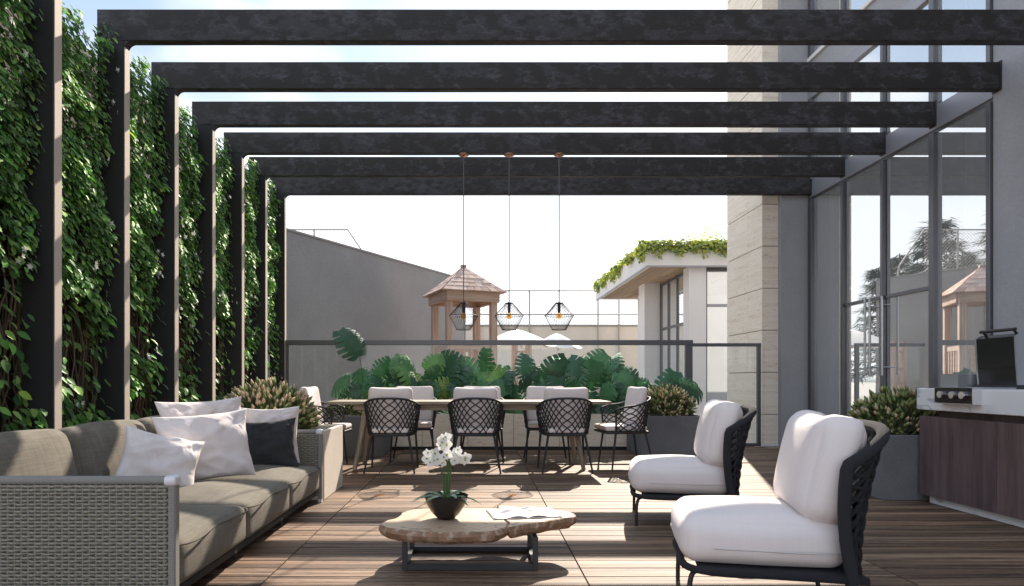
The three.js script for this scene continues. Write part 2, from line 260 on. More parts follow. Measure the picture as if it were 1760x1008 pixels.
  M.galv = std({ color: rgb(0.33, 0.32, 0.31), roughness: 0.55, metalness: 0.4 });
  M.bowl = std({ color: rgb(0.016, 0.013, 0.012), roughness: 0.32 });
  M.soil = std({ color: rgb(0.03, 0.022, 0.016), roughness: 1, bumpMap: fine, bumpScale: 0.01 });
  M.yard = std({ map: speck([0.50, 0.47, 0.43], 0.25, 625, 4), roughness: 0.95 });
  // glass
  M.pane = phys({ color: rgb(0.93, 0.95, 0.95), roughness: 0, metalness: 0.8, transmission: 1, thickness: 0, ior: 1.52 });
  M.railGlass = phys({ color: rgb(0.93, 0.955, 0.95), roughness: 0, metalness: 0.03, transmission: 1, thickness: 0, ior: 1.5 });
  M.amber = phys({ color: rgb(1, 0.72, 0.32), roughness: 0.05, transmission: 1, thickness: 0, ior: 1.5 });
  M.curtain = phys({ color: rgb(0.84, 0.82, 0.80), roughness: 0.95, transmission: 0.4, thickness: 0 });
  // greenery
  const leafy = (o) => phys({ vertexColors: true, roughness: 1, transmission: 0.5, thickness: 0, clearcoat: 0.28, clearcoatRoughness: 0.32, side: THREE.DoubleSide, ...o });
  M.leaf = leafy({}); M.dryLeaf = leafy({ roughness: 0.9, transmission: 0.15, clearcoat: 0 });
  const veinAt = (u, v) => { const x = Math.abs(u - 0.5), mid = smooth(0.018, 0.006, x), q = (v + x * 0.55) * 14, lat = smooth(0.12, 0.04, Math.abs(q - Math.round(q))) * smooth(0.5, 0.2, x); return Math.max(mid, lat * 0.8); };
  const veins = colorTex(256, 256, 1.2, 1.3, (u, v) => { const k = veinAt(u, v), m = 0.72 + 0.3 * fbm(u, v, 6, 6, 4, 701); return [lerp(m, 1, k), lerp(m, 1, k * 0.8), lerp(m, 0.95, k)]; });
  const veinBump = grayTex(256, 256, 1.2, 1.3, (u, v) => { const x = Math.abs(u - 0.5), q = (v + x * 0.55) * 14, d = Math.abs(q - Math.round(q)); return 0.2 + 0.8 * smooth(0, 0.5, d) * smooth(0, 0.05, x); });
  M.monstera = [[0.050, 0.190, 0.065], [0.100, 0.29, 0.120], [0.026, 0.105, 0.045], [0.13, 0.32, 0.07], [0.038, 0.150, 0.070], [0.21, 0.36, 0.07]].map((c) => phys({ map: veins, color: rgb(...c), roughness: 0.8, transmission: 0.15, thickness: 0, clearcoat: 0.6, clearcoatRoughness: 0.2, bumpMap: veinBump, bumpScale: 0.006, side: THREE.DoubleSide }));
  M.petal = phys({ color: rgb(0.82, 0.81, 0.78), roughness: 0.9, transmission: 0.3, thickness: 0, side: THREE.DoubleSide });
  M.green = std({ color: rgb(0.06, 0.13, 0.03), roughness: 0.55 });
  M.stem = std({ color: rgb(0.17, 0.125, 0.085), roughness: 0.9 });
  M.bark = std({ color: rgb(0.07, 0.05, 0.038), roughness: 0.95 });
  M.lip = std({ color: rgb(0.30, 0.32, 0.05), roughness: 0.6 });
}

// ------------------------------------------------------------------ setting: yard and deck
{
  const g = new THREE.PlaneGeometry(400, 400); g.rotateX(-PI / 2); g.translate(0, -0.14, -60);
  tag(part(scene, 'yard_ground', metric(g), M.yard), 'pale paved yard beyond the glass railing', 'ground', null, 'structure');
}
const deck = thing('deck', 'wooden terrace deck of cross-laid boards with straight joints', 'deck'); deck.userData.kind = 'structure';
{
  part(deck, 'substructure', bd(-3.4, 4.905, -0.13, -0.032, 9.9, -3), M.under);
  const R = rng(5), xs = [-3.38, -2.66, -1.06, 0.54, 2.14, 3.74, 4.9], pitch = 0.142, far = 9.36, rows = 47, geo = {}, rest = [];
  const prof = (w) => [[-0.027, -w], [-0.027, w], [-0.003, w], [0, w - 0.003], [0, -w + 0.003], [-0.003, -w]];
  for (let r = 0; r < 88; r++) for (let c = 0; c < 6; c++) {
    const x0 = xs[c] + 0.004, x1 = xs[c + 1] - 0.004, d = far - r * pitch - pitch / 2, k = Math.floor(R() * 8), key = c + '_' + k;
    if (!geo[key]) { const q = prismX(prof(pitch / 2 - 0.0025), x1 - x0); geo[key] = metric(q, (c * 0.53 + k * 0.31), k * 0.142 + 0.071); }
    const mat = M.deck[Math.floor(R() * M.deck.length)], dy = (R() - 0.5) * 0.0012;
    if (r < rows) { const m = part(deck, 'board', geo[key], mat); m.position.set((x0 + x1) / 2, dy, -d); } else { const q = geo[key].clone(); q.translate((x0 + x1) / 2, dy, -d); rest.push(q); }
  }
  const m = part(deck, 'board_field', rest, M.deck[0]); m.userData.kind = 'stuff';
  const e = part(deck, 'edge_board', metric(bd(-3.38, 4.25, -0.027, 0.0, 9.368, 9.55, 0.003)), M.deck[3]);
  part(deck, 'edge_fascia', bd(-3.4, 4.25, -0.13, -0.03, 9.905, 9.93), M.under);
}

// ------------------------------------------------------------------ pergola frames
const HB = 3.73, HT = 3.985, XI = -2.853, XO = -3.07, XR = 4.903, FD = 0.08, SP = 0.853;
const frameD = (k) => 5.152 + SP * k;                      // front face, k = 5 stands at the railing
{
  const names = ['first', 'second', 'third', 'fourth', 'fifth', 'sixth', 'seventh', 'eighth'];
  for (let k = 5, n = 0; k >= -2; k--, n++) {
    const d = frameD(k), extra = n === 0 ? ', its post meeting the railing' : k === 3 ? ', carrying three pendant lamps' : '';
    const t = thing('pergola_frame', `${names[n]} dark mottled metal pergola frame from the glass railing${extra}`, 'pergola frame', 'pergola frames from the green wall to the house', [0, 0, d]);
    const off = n * 1.37;
    part(t, 'post', metric(box(XO, XI, 0, HB, -FD, 0, 0.006), off, off * 0.7, true), M.post);
    part(t, 'beam', metric(box(XO, XR, HB, HT, -FD, 0, 0.006), off, off * 0.31), M.frame);
    const hs = new THREE.Shape(); hs.moveTo(0, 0); hs.lineTo(0.05, 0); hs.quadraticCurveTo(0.01, -0.01, 0, -0.05); hs.closePath();
    const cg = new THREE.ExtrudeGeometry(hs, { depth: FD - 0.006, bevelEnabled: false }); cg.translate(XI, HB, -FD + 0.003); part(t, 'corner_fillet', metric(cg), M.frame);
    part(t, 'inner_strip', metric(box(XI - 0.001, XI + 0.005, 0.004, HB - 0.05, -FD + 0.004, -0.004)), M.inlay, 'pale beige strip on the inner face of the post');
    part(t, 'base_plate', box(XO - 0.02, XI + 0.03, 0.001, 0.012, -FD - 0.02, 0.02), M.darkMetal);
    part(t, 'wall_plate', box(XR - 0.008, XR + 0.004, HB - 0.01, HT + 0.01, -FD - 0.012, 0.012), M.darkMetal);
  }
}

// ------------------------------------------------------------------ green wall
{
  const t = thing('slat_fence', 'dark brown horizontal slat fence behind the climbing plants', 'fence');
  const R = rng(8);
  for (let i = 0; i < 30; i++) { const y = 0.03 + i * 0.128; const o = i % 2 ? 0.022 : 0, m = part(t, 'slat', metric(bd(-3.415 - o, -3.395 - o, y, y + 0.136, 2.4, 9.9, 0.003), R() * 3, R() * 2), M.slat[Math.floor(R() * 3)]); }
  for (let k = -3; k <= 5; k++) part(t, 'fence_post', bd(-3.50, -3.44, -0.02, 3.9, frameD(k) + 0.01, frameD(k) + 0.07), M.slat[0]);
}
function jasmine(n, d0, d1, label, dens) {
  const R = rng(100 + n), t = thing('climbing_jasmine', label, 'climbing plant', 'jasmine climbing between the pergola posts', [-3.2, 0, (d0 + d1) / 2]);
  const W = d1 - d0 + 0.10, dark = [0.078, 0.235, 0.028], mid = [0.165, 0.45, 0.050], light = [0.36, 0.65, 0.10];
  const pick = () => { const r = R(), c = r < 0.40 ? dark : r < 0.82 ? mid : light, j = 0.75 + 0.5 * R(); return [c[0] * j * (0.8 + 0.5 * R()), c[1] * j, c[2] * j * (0.7 + 0.7 * R())]; };
  // woody stems, twisting up the slats
  const stems = [];
  for (let i = 0; i < 60; i++) { let x = -0.06 + R() * 0.14, z = (R() - 0.5) * (W - 0.14), h = 1.2 + R() * 2.4; const pts = []; for (let q = 0; q <= 14; q++) { pts.push(V(x, 0.01 + h * q / 14, z)); x = clamp(x + (R() - 0.5) * 0.07, -0.12, 0.13); z = clamp(z + (R() - 0.5) * 0.13, -W / 2 + 0.05, W / 2 - 0.05); } stems.push(tube(pts, 0.0028 + R() * 0.005, 26, 4)); }
  for (let i = 0; i < 26; i++) { let x = -0.1 + R() * 0.13, z = (R() - 0.5) * W * 0.8, y = 0.3 + R() * 1.6, a = R() * 6.3; const pts = []; for (let q = 0; q <= 8; q++) { pts.push(V(x, y, clamp(z, -W / 2 + 0.03, W / 2 - 0.03))); a += (R() - 0.5) * 1.3; y += Math.sin(a) * 0.07 + 0.02; z += Math.cos(a) * 0.07; x = clamp(x + (R() - 0.5) * 0.05, -0.14, 0.07); } stems.push(tube(pts, 0.002 + R() * 0.0025, 16, 4)); }
  part(t, 'woody_stems', stems, M.stem).userData.kind = 'stuff';
  // foliage: dense above, thinning to clumps lower down
  const S = new Soup(), loose = [], cnt = Math.round(10500 * dens * W / 0.87);
  const keep = (y, z) => { const c = 0.5 + 0.5 * n3(z * 2.2 + n * 5, y * 1.5, n), low = smooth(1.45, 2.3, y + 0.8 * (c - 0.5)); return R() < 0.04 + 0.96 * low || (c > 0.72 && R() < 0.5); };
  for (let i = 0; i < cnt; i++) {
    const y = 0.25 + Math.pow(R(), 0.88) * 3.72, z = (R() - 0.5) * W, top = 3.80 + 0.16 * n3(z * 3, n, 5); if (y > top || !keep(y, z)) continue;
    const bul = 0.10 + 0.07 * n3(z * 2.7, y * 2.2, n + 3), x = -0.03 + bul + R() * 0.17, yaw = (R() - 0.5) * 2.2;
    const dir = V(0.35 + 0.6 * R(), -0.75 + 0.55 * (R() - 0.5), Math.sin(yaw) * 0.8).normalize(), nor = V(0.75 + 0.3 * R(), 0.55 + 0.5 * R(), (R() - 0.5) * 1.1).normalize();
    const len = (0.042 + 0.034 * R()) * (y < 1.7 ? 1.3 : 1); S.leaf(V(x, y, z), dir, nor, len, len * (0.52 + 0.16 * R()), 0.18 + 0.25 * R(), 0.05 + 0.12 * R(), pick());
  }
  const f = part(t, 'foliage', S.build(), M.leaf); f.userData.kind = 'stuff';
  // big loose leaves low down, one by one
  for (let i = 0; i < 26; i++) {
    const y = 0.35 + R() * 1.35, z = (R() - 0.5) * W * 0.95, c = n3(z * 2.2 + n * 5, y * 1.5, n); if (c < -0.25) continue;
    const L = new Soup(), len = 0.085 + 0.04 * R(); L.leaf(V(0, 0, 0), V(0.4, -0.8, (R() - 0.5) * 1.2).normalize(), V(0.9, 0.5, (R() - 0.5)).normalize(), len, len * 0.66, 0.2, 0.12, R() < 0.5 ? [0.07, 0.20, 0.03] : [0.035, 0.13, 0.02]);
    part(t, 'leaf', L.build(), M.leaf).position.set(0.10 + R() * 0.12, y, z);
  }
  // five-petalled white flowers
  let fy = 0, fz = 0; for (let i = 0; i < 36; i++) {
    if (i % 3 === 0) { fy = 0.3 + R() * 3.4; fz = (R() - 0.5) * W; } const y = fy + (R() - 0.5) * 0.13, z = clamp(fz + (R() - 0.5) * 0.13, -W / 2, W / 2); if (y < 1.8 && R() < 0.35) continue;
    const F = new Soup(), a0 = R() * 6, r = 0.021 + 0.008 * R(), wht = [1, 1, 1]; for (let q = 0; q < 5; q++) { const a = a0 + q * 2 * PI / 5; F.blade(V(0.002, 0, 0), V(0.25, Math.cos(a), Math.sin(a)).normalize(), V(1, -0.4 * Math.sin(a), 0.4 * Math.cos(a)).normalize(), r, r * 0.62, 0.12, wht, 2); }
    const m = part(t, 'flower', F.build(), M.petal); m.position.set(0.22 + R() * 0.09, y, z); m.rotation.z = (R() - 0.5) * 0.8; m.rotation.y = (R() - 0.5);
  }
}
['in the bay of the green wall that meets the railing', 'in the second bay of the green wall from the railing', 'in the third bay of the green wall from the railing', 'in the fourth bay of the green wall from the railing', 'in the fifth bay of the green wall from the railing', 'in the sixth bay of the green wall from the railing', 'in the seventh bay of the green wall from the railing']
  .forEach((s, i) => { const k = 5 - i; jasmine(i, frameD(k - 1) + FD, frameD(k), 'climbing jasmine ' + s, 1); });

// ------------------------------------------------------------------ house with glazed facade
const FX = 4.91;
{
  const h = thing('house', 'grey rendered modern house with tall dark-framed glazing', 'house');
  part(h, 'wall', metric(bd(FX, FX + 0.3, -0.1, 12, -4, 6.1)), M.plaster);
  part(h, 'return_wall', metric(bd(4.5, 4.9, 0, 12, 9.5, 9.9)), M.plaster);
  part(h, 'end_wall', metric(bd(4.93, 12, -0.1, 12, 9.62, 9.9)), M.plaster);
  part(h, 'rear_wall', metric(bd(11.7, 12, -0.1, 12, -4, 9.6)), M.plaster);
  part(h, 'side_wall', metric(bd(FX + 0.32, 11.7, -0.1, 12, -4, -3.7)), M.plaster);
  part(h, 'roof', bd(4.5, 12.2, 12, 12.3, -4.1, 10.95), M.plaster);
  part(h, 'room_floor', metric(bd(FX + 0.02, 11.7, -0.1, 0.0, -3.7, 9.6)), M.teak);
  part(h, 'room_ceiling', bd(FX + 0.08, 11.7, 5.16, 5.4, -3.7, 9.6), M.paint);
  part(h, 'partition', metric(bd(FX + 0.32, 11.7, 0, 5.14, 5.4, 5.55)), M.playwood);
  part(h, 'inner_wall', metric(bd(8.6, 8.75, 0, 5.14, 5.6, 9.6)), M.walnut[2]);
  part(h, 'upper_partition', metric(bd(FX + 0.32, 11.7, 5.42, 12, 5.4, 5.55)), M.paint);
  part(h, 'upper_inner_wall', metric(bd(8.6, 8.75, 5.42, 12, 5.6, 9.6)), M.paint);
  // transom beam, spandrel, cornice
  part(h, 'transom', metric(bd(FX - 0.004, FX + 0.1, 3.69, 3.94, 6.104, 9.5, 0.004)), M.header);
  part(h, 'transom_lower_lip', bd(FX + 0.012, FX + 0.09, 3.655, 3.69, 6.104, 9.44), M.mullion);
  part(h, 'spandrel_trim', metric(bd(FX - 0.02, FX + 0.1, 5.14, 5.30, 6.104, 9.5, 0.004)), M.header);
  part(h, 'spandrel', metric(bd(FX + 0.01, FX + 0.12, 5.30, 5.70, 6.104, 9.5)), M.plaster);
  part(h, 'spandrel_cap', metric(bd(FX - 0.03, FX + 0.14, 5.70, 5.76, 6.104, 9.5, 0.004)), M.paint);
  const ds = [6.10, 6.90, 7.75, 8.60, 9.42];
  ds.forEach((d, i) => {
    const w = i === 0 ? 0.05 : i === 1 || i === 4 ? 0.075 : 0.05;
    const dd = i === 0 ? d + 0.03 : d;
    for (const [y0, y1] of [[0, 3.655], [3.94, 5.14], [5.76, 12]]) part(h, 'mullion', bd(FX - 0.03, FX + 0.05, y0, y1, dd - w / 2, dd + w / 2, 0.004), M.mullion);
  });
  for (let i = 0; i < 4; i++) {
    const a = ds[i] + (i ? 0.035 : 0.05), b = ds[i + 1] - 0.035;
    for (const [y0, y1, nm] of [[0.06, 3.655, 'pane'], [3.94, 5.14, 'pane'], [5.76, 8.6, 'pane']]) { const g = new THREE.PlaneGeometry(b - a, y1 - y0); g.rotateY(-PI / 2); g.translate(FX + 0.02, (y0 + y1) / 2, -(a + b) / 2); part(h, nm, g, M.pane); }
    part(h, 'sill', bd(FX - 0.02, FX + 0.05, 0.0, 0.06, a, b), M.mullion);
  }
  part(h, 'upper_transom', bd(FX - 0.02, FX + 0.08, 8.6, 8.8, 6.13, 9.45), M.mullion);
  part(h, 'upper_wall', metric(bd(FX, FX + 0.1, 8.8, 12, 6.104, 9.45)), M.plaster);
  // door pulls and inner door frames
  for (const d of [7.66, 7.90, 8.0]) part(h, 'door_handle', [rod(V(FX - 0.075, 1.05, -d), V(FX - 0.075, 2.0, -d), 0.014), rod(V(FX - 0.075, 1.15, -d), V(FX + 0.02, 1.15, -d), 0.008), rod(V(FX - 0.075, 1.9, -d), V(FX + 0.02, 1.9, -d), 0.008)], M.steel);
  for (const [d0, d1] of [[6.95, 7.70], [7.80, 8.55]]) part(h, 'door_rail', [bd(FX - 0.006, FX + 0.04, 1.98, 2.02, d0, d1)], M.mullion);
}
// furniture and curtains behind the panes
function curtain(x, d0, d1, y1, label) {
  const pts = [], n = 90, g = new THREE.PlaneGeometry(1, 1, n, 1), p = g.attributes.position;
  for (let i = 0; i < p.count; i++) { const t = p.getX(i) + 0.5, y = p.getY(i) + 0.5, d = lerp(d0, d1, t); p.setXYZ(i, x + 0.045 * Math.sin(t * 2 * PI * Math.round((d1 - d0) / 0.11)) + 0.015 * Math.sin(t * 41), 0.02 + y * (y1 - 0.02), -d); }
  g.computeVertexNormals(); single('curtain', label, 'curtain', 'sheer curtains inside the glazing', g, M.curtain);
}
curtain(5.15, 6.14, 6.75, 5.1, 'white sheer curtain inside the pane next to the grey wall');
curtain(5.15, 8.50, 9.35, 5.1, 'white sheer curtain inside the panes next to the stone pillar');
{
  const t = thing('sideboard', 'low dark wooden sideboard inside the glazed room', 'sideboard', null, [8.3, 0, 7.6]);
  part(t, 'carcass', metric(box(-0.28, 0.28, 0.1, 0.8, -1.2, 1.2, 0.01), 0, 0, true), M.walnut[0]);
  for (let i = 0; i < 3; i++) part(t, 'door', metric(box(-0.298, -0.281, 0.13, 0.77, -1.17 + i * 0.79, -0.41 + i * 0.79), i, 0, true), M.walnut[1]);
  for (const z of [-1.1, 1.1]) part(t, 'leg', box(-0.25, 0.25, 0, 0.1, z - 0.03, z + 0.03), M.black);
}

// ------------------------------------------------------------------ travertine pillar
{
  const t = thing('stone_pillar', 'tall travertine-clad pillar at the corner of the house', 'pillar');
  const X0 = 4.26, X1 = 4.56, D0 = 9.6, D1 = 10.95, R = rng(21);
  part(t, 'core', bd(X0 + 0.02, X1 + 0.1, -0.14, 12, D0 + 0.02, D1 - 0.02), M.concrete);
  const ys = [-0.13]; for (let y = 0.479; y < 12; y += 0.631) ys.push(y); ys.push(12);
  for (let i = 0; i < ys.length - 1; i++) {
    const y0 = ys[i] + 0.0055, y1 = ys[i + 1] - 0.0055, m = () => M.travertine[Math.floor(R() * 3)], u = R() * 5, v = R() * 3;
    part(t, 'front_slab', metric(bd(X0 + 0.001, X1, y0, y1, D0, D0 + 0.019, 0.002), u, v), m());
    for (const [a, b] of [[D0 + 0.0195, D0 + 0.50], [D0 + 0.504, D1]]) part(t, 'side_slab', metric(bd(X0, X0 + 0.0195, y0, y1, a, b, 0.002), u + 1 + R(), v), m());
  }
  part(t, 'base_plate', bd(X0 - 0.03, X1, 0.001, 0.03, D0 - 0.03, D0 - 0.001), M.paint);
}

// ------------------------------------------------------------------ glass railings
{
  const glass = (t, x0, x1, y0, y1, d) => { const g = new THREE.PlaneGeometry(x1 - x0, y1 - y0); g.translate((x0 + x1) / 2, (y0 + y1) / 2, -d); part(t, 'pane', g, M.railGlass); };
  const a = thing('glass_railing', 'long glass railing with dark top rail behind the large-leaved plants', 'railing', 'glass railings at the deck edge');
  const d = 9.47, top = 1.585;
  part(a, 'top_rail', metric(bd(XI + 0.01, 3.17, top - 0.075, top, d - 0.03, d + 0.03, 0.006)), M.mullion);
  part(a, 'bottom_rail', bd(XI + 0.01, 3.13, 0.004, 0.06, d - 0.03, d + 0.03, 0.006), M.mullion);
  part(a, 'post', bd(XI + 0.012, XI + 0.055, 0.06, top - 0.075, d - 0.022, d + 0.022), M.mullion);
  part(a, 'post', bd(3.06, 3.165, 0.06, top - 0.075, d - 0.028, d + 0.028), M.mullion);
  for (let i = 0; i < 4; i++) glass(a, XI + 0.06 + i * 1.465, XI + 0.06 + i * 1.465 + 1.455, 0.06, top - 0.075, d);
  const b = thing('glass_railing', 'short glass railing beside the travertine pillar', 'railing', 'glass railings at the deck edge');
  const e = 9.575, t2 = 1.545;
  part(b, 'top_rail', bd(3.19, 4.225, t2 - 0.05, t2, e - 0.022, e + 0.022, 0.005), M.mullion);
  part(b, 'bottom_rail', bd(3.19, 4.17, 0.004, 0.05, e - 0.022, e + 0.022, 0.005), M.mullion);
  part(b, 'post', bd(4.17, 4.222, 0.004, t2 - 0.05, e - 0.022, e + 0.022), M.mullion);
  glass(b, 3.19, 4.17, 0.05, t2 - 0.05, e);
}

// ------------------------------------------------------------------ beyond the railing
{ // grey boundary wall running away at an angle
  const t = thing('boundary_wall', 'tall plain grey boundary wall running away behind the railing', 'wall');
  const g = new THREE.BoxGeometry(7.3, 3.68, 0.22); g.translate(2.45, 1.70, 0); part(t, 'wall_face', metric(g), M.boundary);
  const c = box(-1.2, 6.1, 3.542, 3.575, -0.13, 0.13); part(t, 'coping', metric(c), M.boundary);
  t.position.set(-3.30, 0, -11.05); t.rotation.y = Math.atan2(4.4, 2.35);
}
function chainlink(t, x0, x1, y0, y1, posts, rails, pitch = 0.11) {
  const r = 0.024, wires = [];
  part(t, 'top_rail', rod(V(x0, y1, 0), V(x1, y1, 0), r), M.galv);
  for (const y of rails) part(t, 'mid_rail', rod(V(x0, y, 0), V(x1, y, 0), r), M.galv);
  for (const x of posts) part(t, 'fence_post', rod(V(x, -0.14, 0), V(x, y1 + 0.03, 0), r * 1.1), M.galv);
  const h = y1 - y0, w = x1 - x0;
  for (const s of [-1, 1]) for (let c = -h; c < w + h; c += pitch) { // diagonals clipped to the field
    let a = c, b = c + h, ya = 0, yb = h; if (b < 0 || a > w) continue; if (a < 0) { ya = -a; a = 0; } if (b > w) { yb = h - (b - w); b = w; } if (yb - ya < 0.05) continue;
    const A = V(s > 0 ? x0 + a : x1 - a, y0 + ya, 0), B = V(s > 0 ? x0 + b : x1 - b, y0 + yb, 0); wires.push(rod(A, B, 0.0055, 0.0055, 3));
  }
  part(t, 'wire_mesh', wires, M.galv).userData.kind = 'stuff';
}
{
  const a = thing('chain_link_fence', 'chain-link fence standing on the long low wall across the yard', 'fence', null, [0, 0, 22]);
  chainlink(a, 0.0, 9.0, 2.86, 4.06, [0.05, 1.76, 4.12, 4.84, 7.2], [3.24]);
  const w = thing('yard_wall', 'long low beige wall across the yard under the chain-link fence', 'wall', null, [0, 0, 22.2]);
  part(w, 'wall_face', metric(box(-2, 11, -0.14, 2.84, -0.1, 0.1)), M.beige); part(w, 'coping', metric(box(-2, 11, 2.84, 2.9, -0.14, 0.14)), M.boundary);
  const b = thing('chain_link_fence', 'chain-link fence with slanting end brace rising above the grey boundary wall', 'fence', null, [0, 0, 20]);
  chainlink(b, -7.0, -4.08, 4.2, 5.69, [-6.95, -5.13], []);
  part(b, 'brace', rod(V(-4.08, 5.69, 0), V(-3.3, 4.55, 0), 0.026), M.galv); part(b, 'brace', rod(V(-3.3, 4.55, 0), V(-2.6, -0.14, 0), 0.026), M.galv);
}
{ // wooden playhouse tower with a shingled hip roof
  const t = thing('playhouse', 'wooden playhouse tower with shingled pyramid roof behind the railing', 'playhouse', null, [-0.30, -0.14, 12.9], 0.37);
  const a = 0.545, R = rng(31), e = 2.70, ap = 3.42;
  for (const [x, z] of [[-1, -1], [1, -1], [-1, 1], [1, 1]]) part(t, 'post', metric(box(x * 0.46 - 0.065, x * 0.46 + 0.065, 0, 2.66, z * 0.46 - 0.065, z * 0.46 + 0.065, 0.008), R(), R(), true), M.playwood);
  for (const s of [-1, 1]) { part(t, 'eave_beam', metric(box(-a, a, 2.66, 2.87, s * a - 0.035, s * a + 0.035, 0.008), R()), M.playwood); part(t, 'eave_beam', metric(box(s * a - 0.035, s * a + 0.035, 2.662, 2.868, -a + 0.037, a - 0.037, 0.008), R()), M.playwood); }
  for (const [y, n] of [[1.72, 'hand_rail'], [1.05, 'floor_beam']]) for (const s of [-1, 1]) { part(t, n, metric(box(-0.393, 0.393, y, y + 0.1, s * 0.46 - 0.03, s * 0.46 + 0.03, 0.006)), M.playwood); part(t, n, metric(box(s * 0.46 - 0.03, s * 0.46 + 0.03, y, y + 0.1, -0.393, 0.393, 0.006)), M.playwood); }
  for (let i = 0; i < 5; i++) for (const s of [-1, 1]) { const q = -0.31 + i * 0.155; part(t, 'baluster', box(q - 0.025, q + 0.025, 1.15, 1.72, s * 0.46 - 0.02, s * 0.46 + 0.02), M.playwood); part(t, 'baluster', box(s * 0.46 - 0.02, s * 0.46 + 0.02, 1.15, 1.72, q - 0.025, q + 0.025), M.playwood); }
  for (let i = 0; i < 6; i++) part(t, 'floor_plank', metric(box(-0.39, 0.39, 1.15, 1.18, -0.37 + i * 0.125, -0.255 + i * 0.125), R()), M.playwood);
  const roof = part(t, 'roof', (() => { const g = new THREE.ConeGeometry(a * 1.17 * Math.SQRT2, ap - 2.86, 4, 1); g.rotateY(PI / 4); g.translate(0, (ap + 2.86) / 2, 0); return g; })(), M.playwood);
  const rows = 6, H = ap - 2.86, B = a * 1.2;
  for (let s = 0; s < 4; s++) for (let r = 0; r < rows; r++) {
    const y0 = 2.865 + H * r / rows, f0 = 1 - r / rows, f1 = 1 - (r + 1) / rows, n = Math.max(2, Math.round(8 * f0));
    for (let i = 0; i < n; i++) {
      const w0 = B * f0, xa = -w0 + 2 * w0 * i / n + 0.006, xb = -w0 + 2 * w0 * (i + 1) / n - 0.006, q = f1 / f0, lift = 0.018 + 0.012 * R();
      const P = [[xa, y0 - 0.008, B * f0 + lift], [xb, y0 - 0.008, B * f0 + lift], [xb * q, y0 + H / rows, B * f1 + 0.006], [xa * q, y0 + H / rows, B * f1 + 0.006]].map((c) => V(...c));
      const pos = [], add = (...k) => k.forEach((m) => pos.push(m.x, m.y, m.z)), lo = P.map((m) => m.clone().add(V(0, -0.016, -0.012)));
      add(P[0], P[1], P[2], P[0], P[2], P[3]); add(lo[0], lo[2], lo[1], lo[0], lo[3], lo[2]); for (let k = 0; k < 4; k++) { const m = (k + 1) % 4; add(P[k], lo[k], lo[m], P[k], lo[m], P[m]); }
      const g = new THREE.BufferGeometry(); g.setAttribute('position', new THREE.Float32BufferAttribute(pos, 3)); g.rotateY(s * PI / 2); g.computeVertexNormals(); part(roof, 'shingle', metric(g), M.shingle[Math.floor(R() * 4)]);
    }
  }
  part(roof, 'finial', box(-0.05, 0.05, ap - 0.02, ap + 0.03, -0.05, 0.05, 0.01), M.playwood);
  part(t, 'hanging_rope', rod(V(0.0, 1.62, 0.1), V(0.0, 2.7, 0.1), 0.012), M.galv);
  const bk = new THREE.CylinderGeometry(0.10, 0.16, 0.34, 4, 1); bk.rotateY(PI / 4); bk.translate(0, 1.44, 0.1); part(t, 'hanging_bucket', metric(bk), M.soffit[1]);
}
{
  const t = thing('climbing_ladder', 'reddish wooden climbing ladder next to the playhouse', 'ladder', null, [0.92, -0.14, 13.6], -0.5);
  for (const x of [-0.16, 0.16]) part(t, 'side_rail', metric(box(x - 0.055, x + 0.055, 0, 1.95, -0.05, 0.05, 0.008), x, 0, true), M.playwood);
  for (let i = 0; i < 5; i++) part(t, 'rung', rod(V(-0.105, 0.3 + i * 0.36, 0), V(0.105, 0.3 + i * 0.36, 0), 0.028), M.playwood);
}
function parasol(x, d, r, top, label) {
  const t = thing('parasol', label, 'parasol', 'white parasols in the yard', [x, -0.14, d]), n = 8, y0 = top - 0.42;
  part(t, 'pole', rod(V(0, 0, 0), V(0, top - 0.02, 0), 0.035), M.canvas);
  const base = new THREE.CylinderGeometry(0.3, 0.34, 0.1, 20); base.translate(0, 0.05, 0); part(t, 'base', base, M.concrete);
  for (let i = 0; i < n; i++) {
    const pos = [], q = 5, w = 4, P = (s, k) => { const a = (i + k / w) * 2 * PI / n + 0.2, rr = r * s * (1 - 0.045 * Math.sin(k / w * PI) * s); return [Math.cos(a) * rr, top - (top - y0) * Math.pow(s, 1.25) - 0.03 * Math.sin(k / w * PI) * s, Math.sin(a) * rr]; };
    for (let s = 0; s < q; s++) for (let k = 0; k < w; k++) { const A = P(s / q, k), B = P((s + 1) / q, k), C = P((s + 1) / q, k + 1), D = P(s / q, k + 1); pos.push(...A, ...C, ...B, ...A, ...D, ...C); }
    const g = new THREE.BufferGeometry(); g.setAttribute('position', new THREE.Float32BufferAttribute(pos, 3)); g.computeVertexNormals(); part(t, 'canopy_panel', g, M.canvas);
    const a = i * 2 * PI / n + 0.2; part(t, 'rib', rod(V(0, top - 0.03, 0), V(Math.cos(a) * r, y0 - 0.01, Math.sin(a) * r), 0.01, 0.01, 5), M.galv);
  }
}
parasol(0.92, 15.4, 0.98, 2.36, 'white parasol open in the yard right behind the playhouse');
parasol(2.15, 17.6, 0.72, 2.42, 'white parasol open in the yard between playhouse and pavilion');

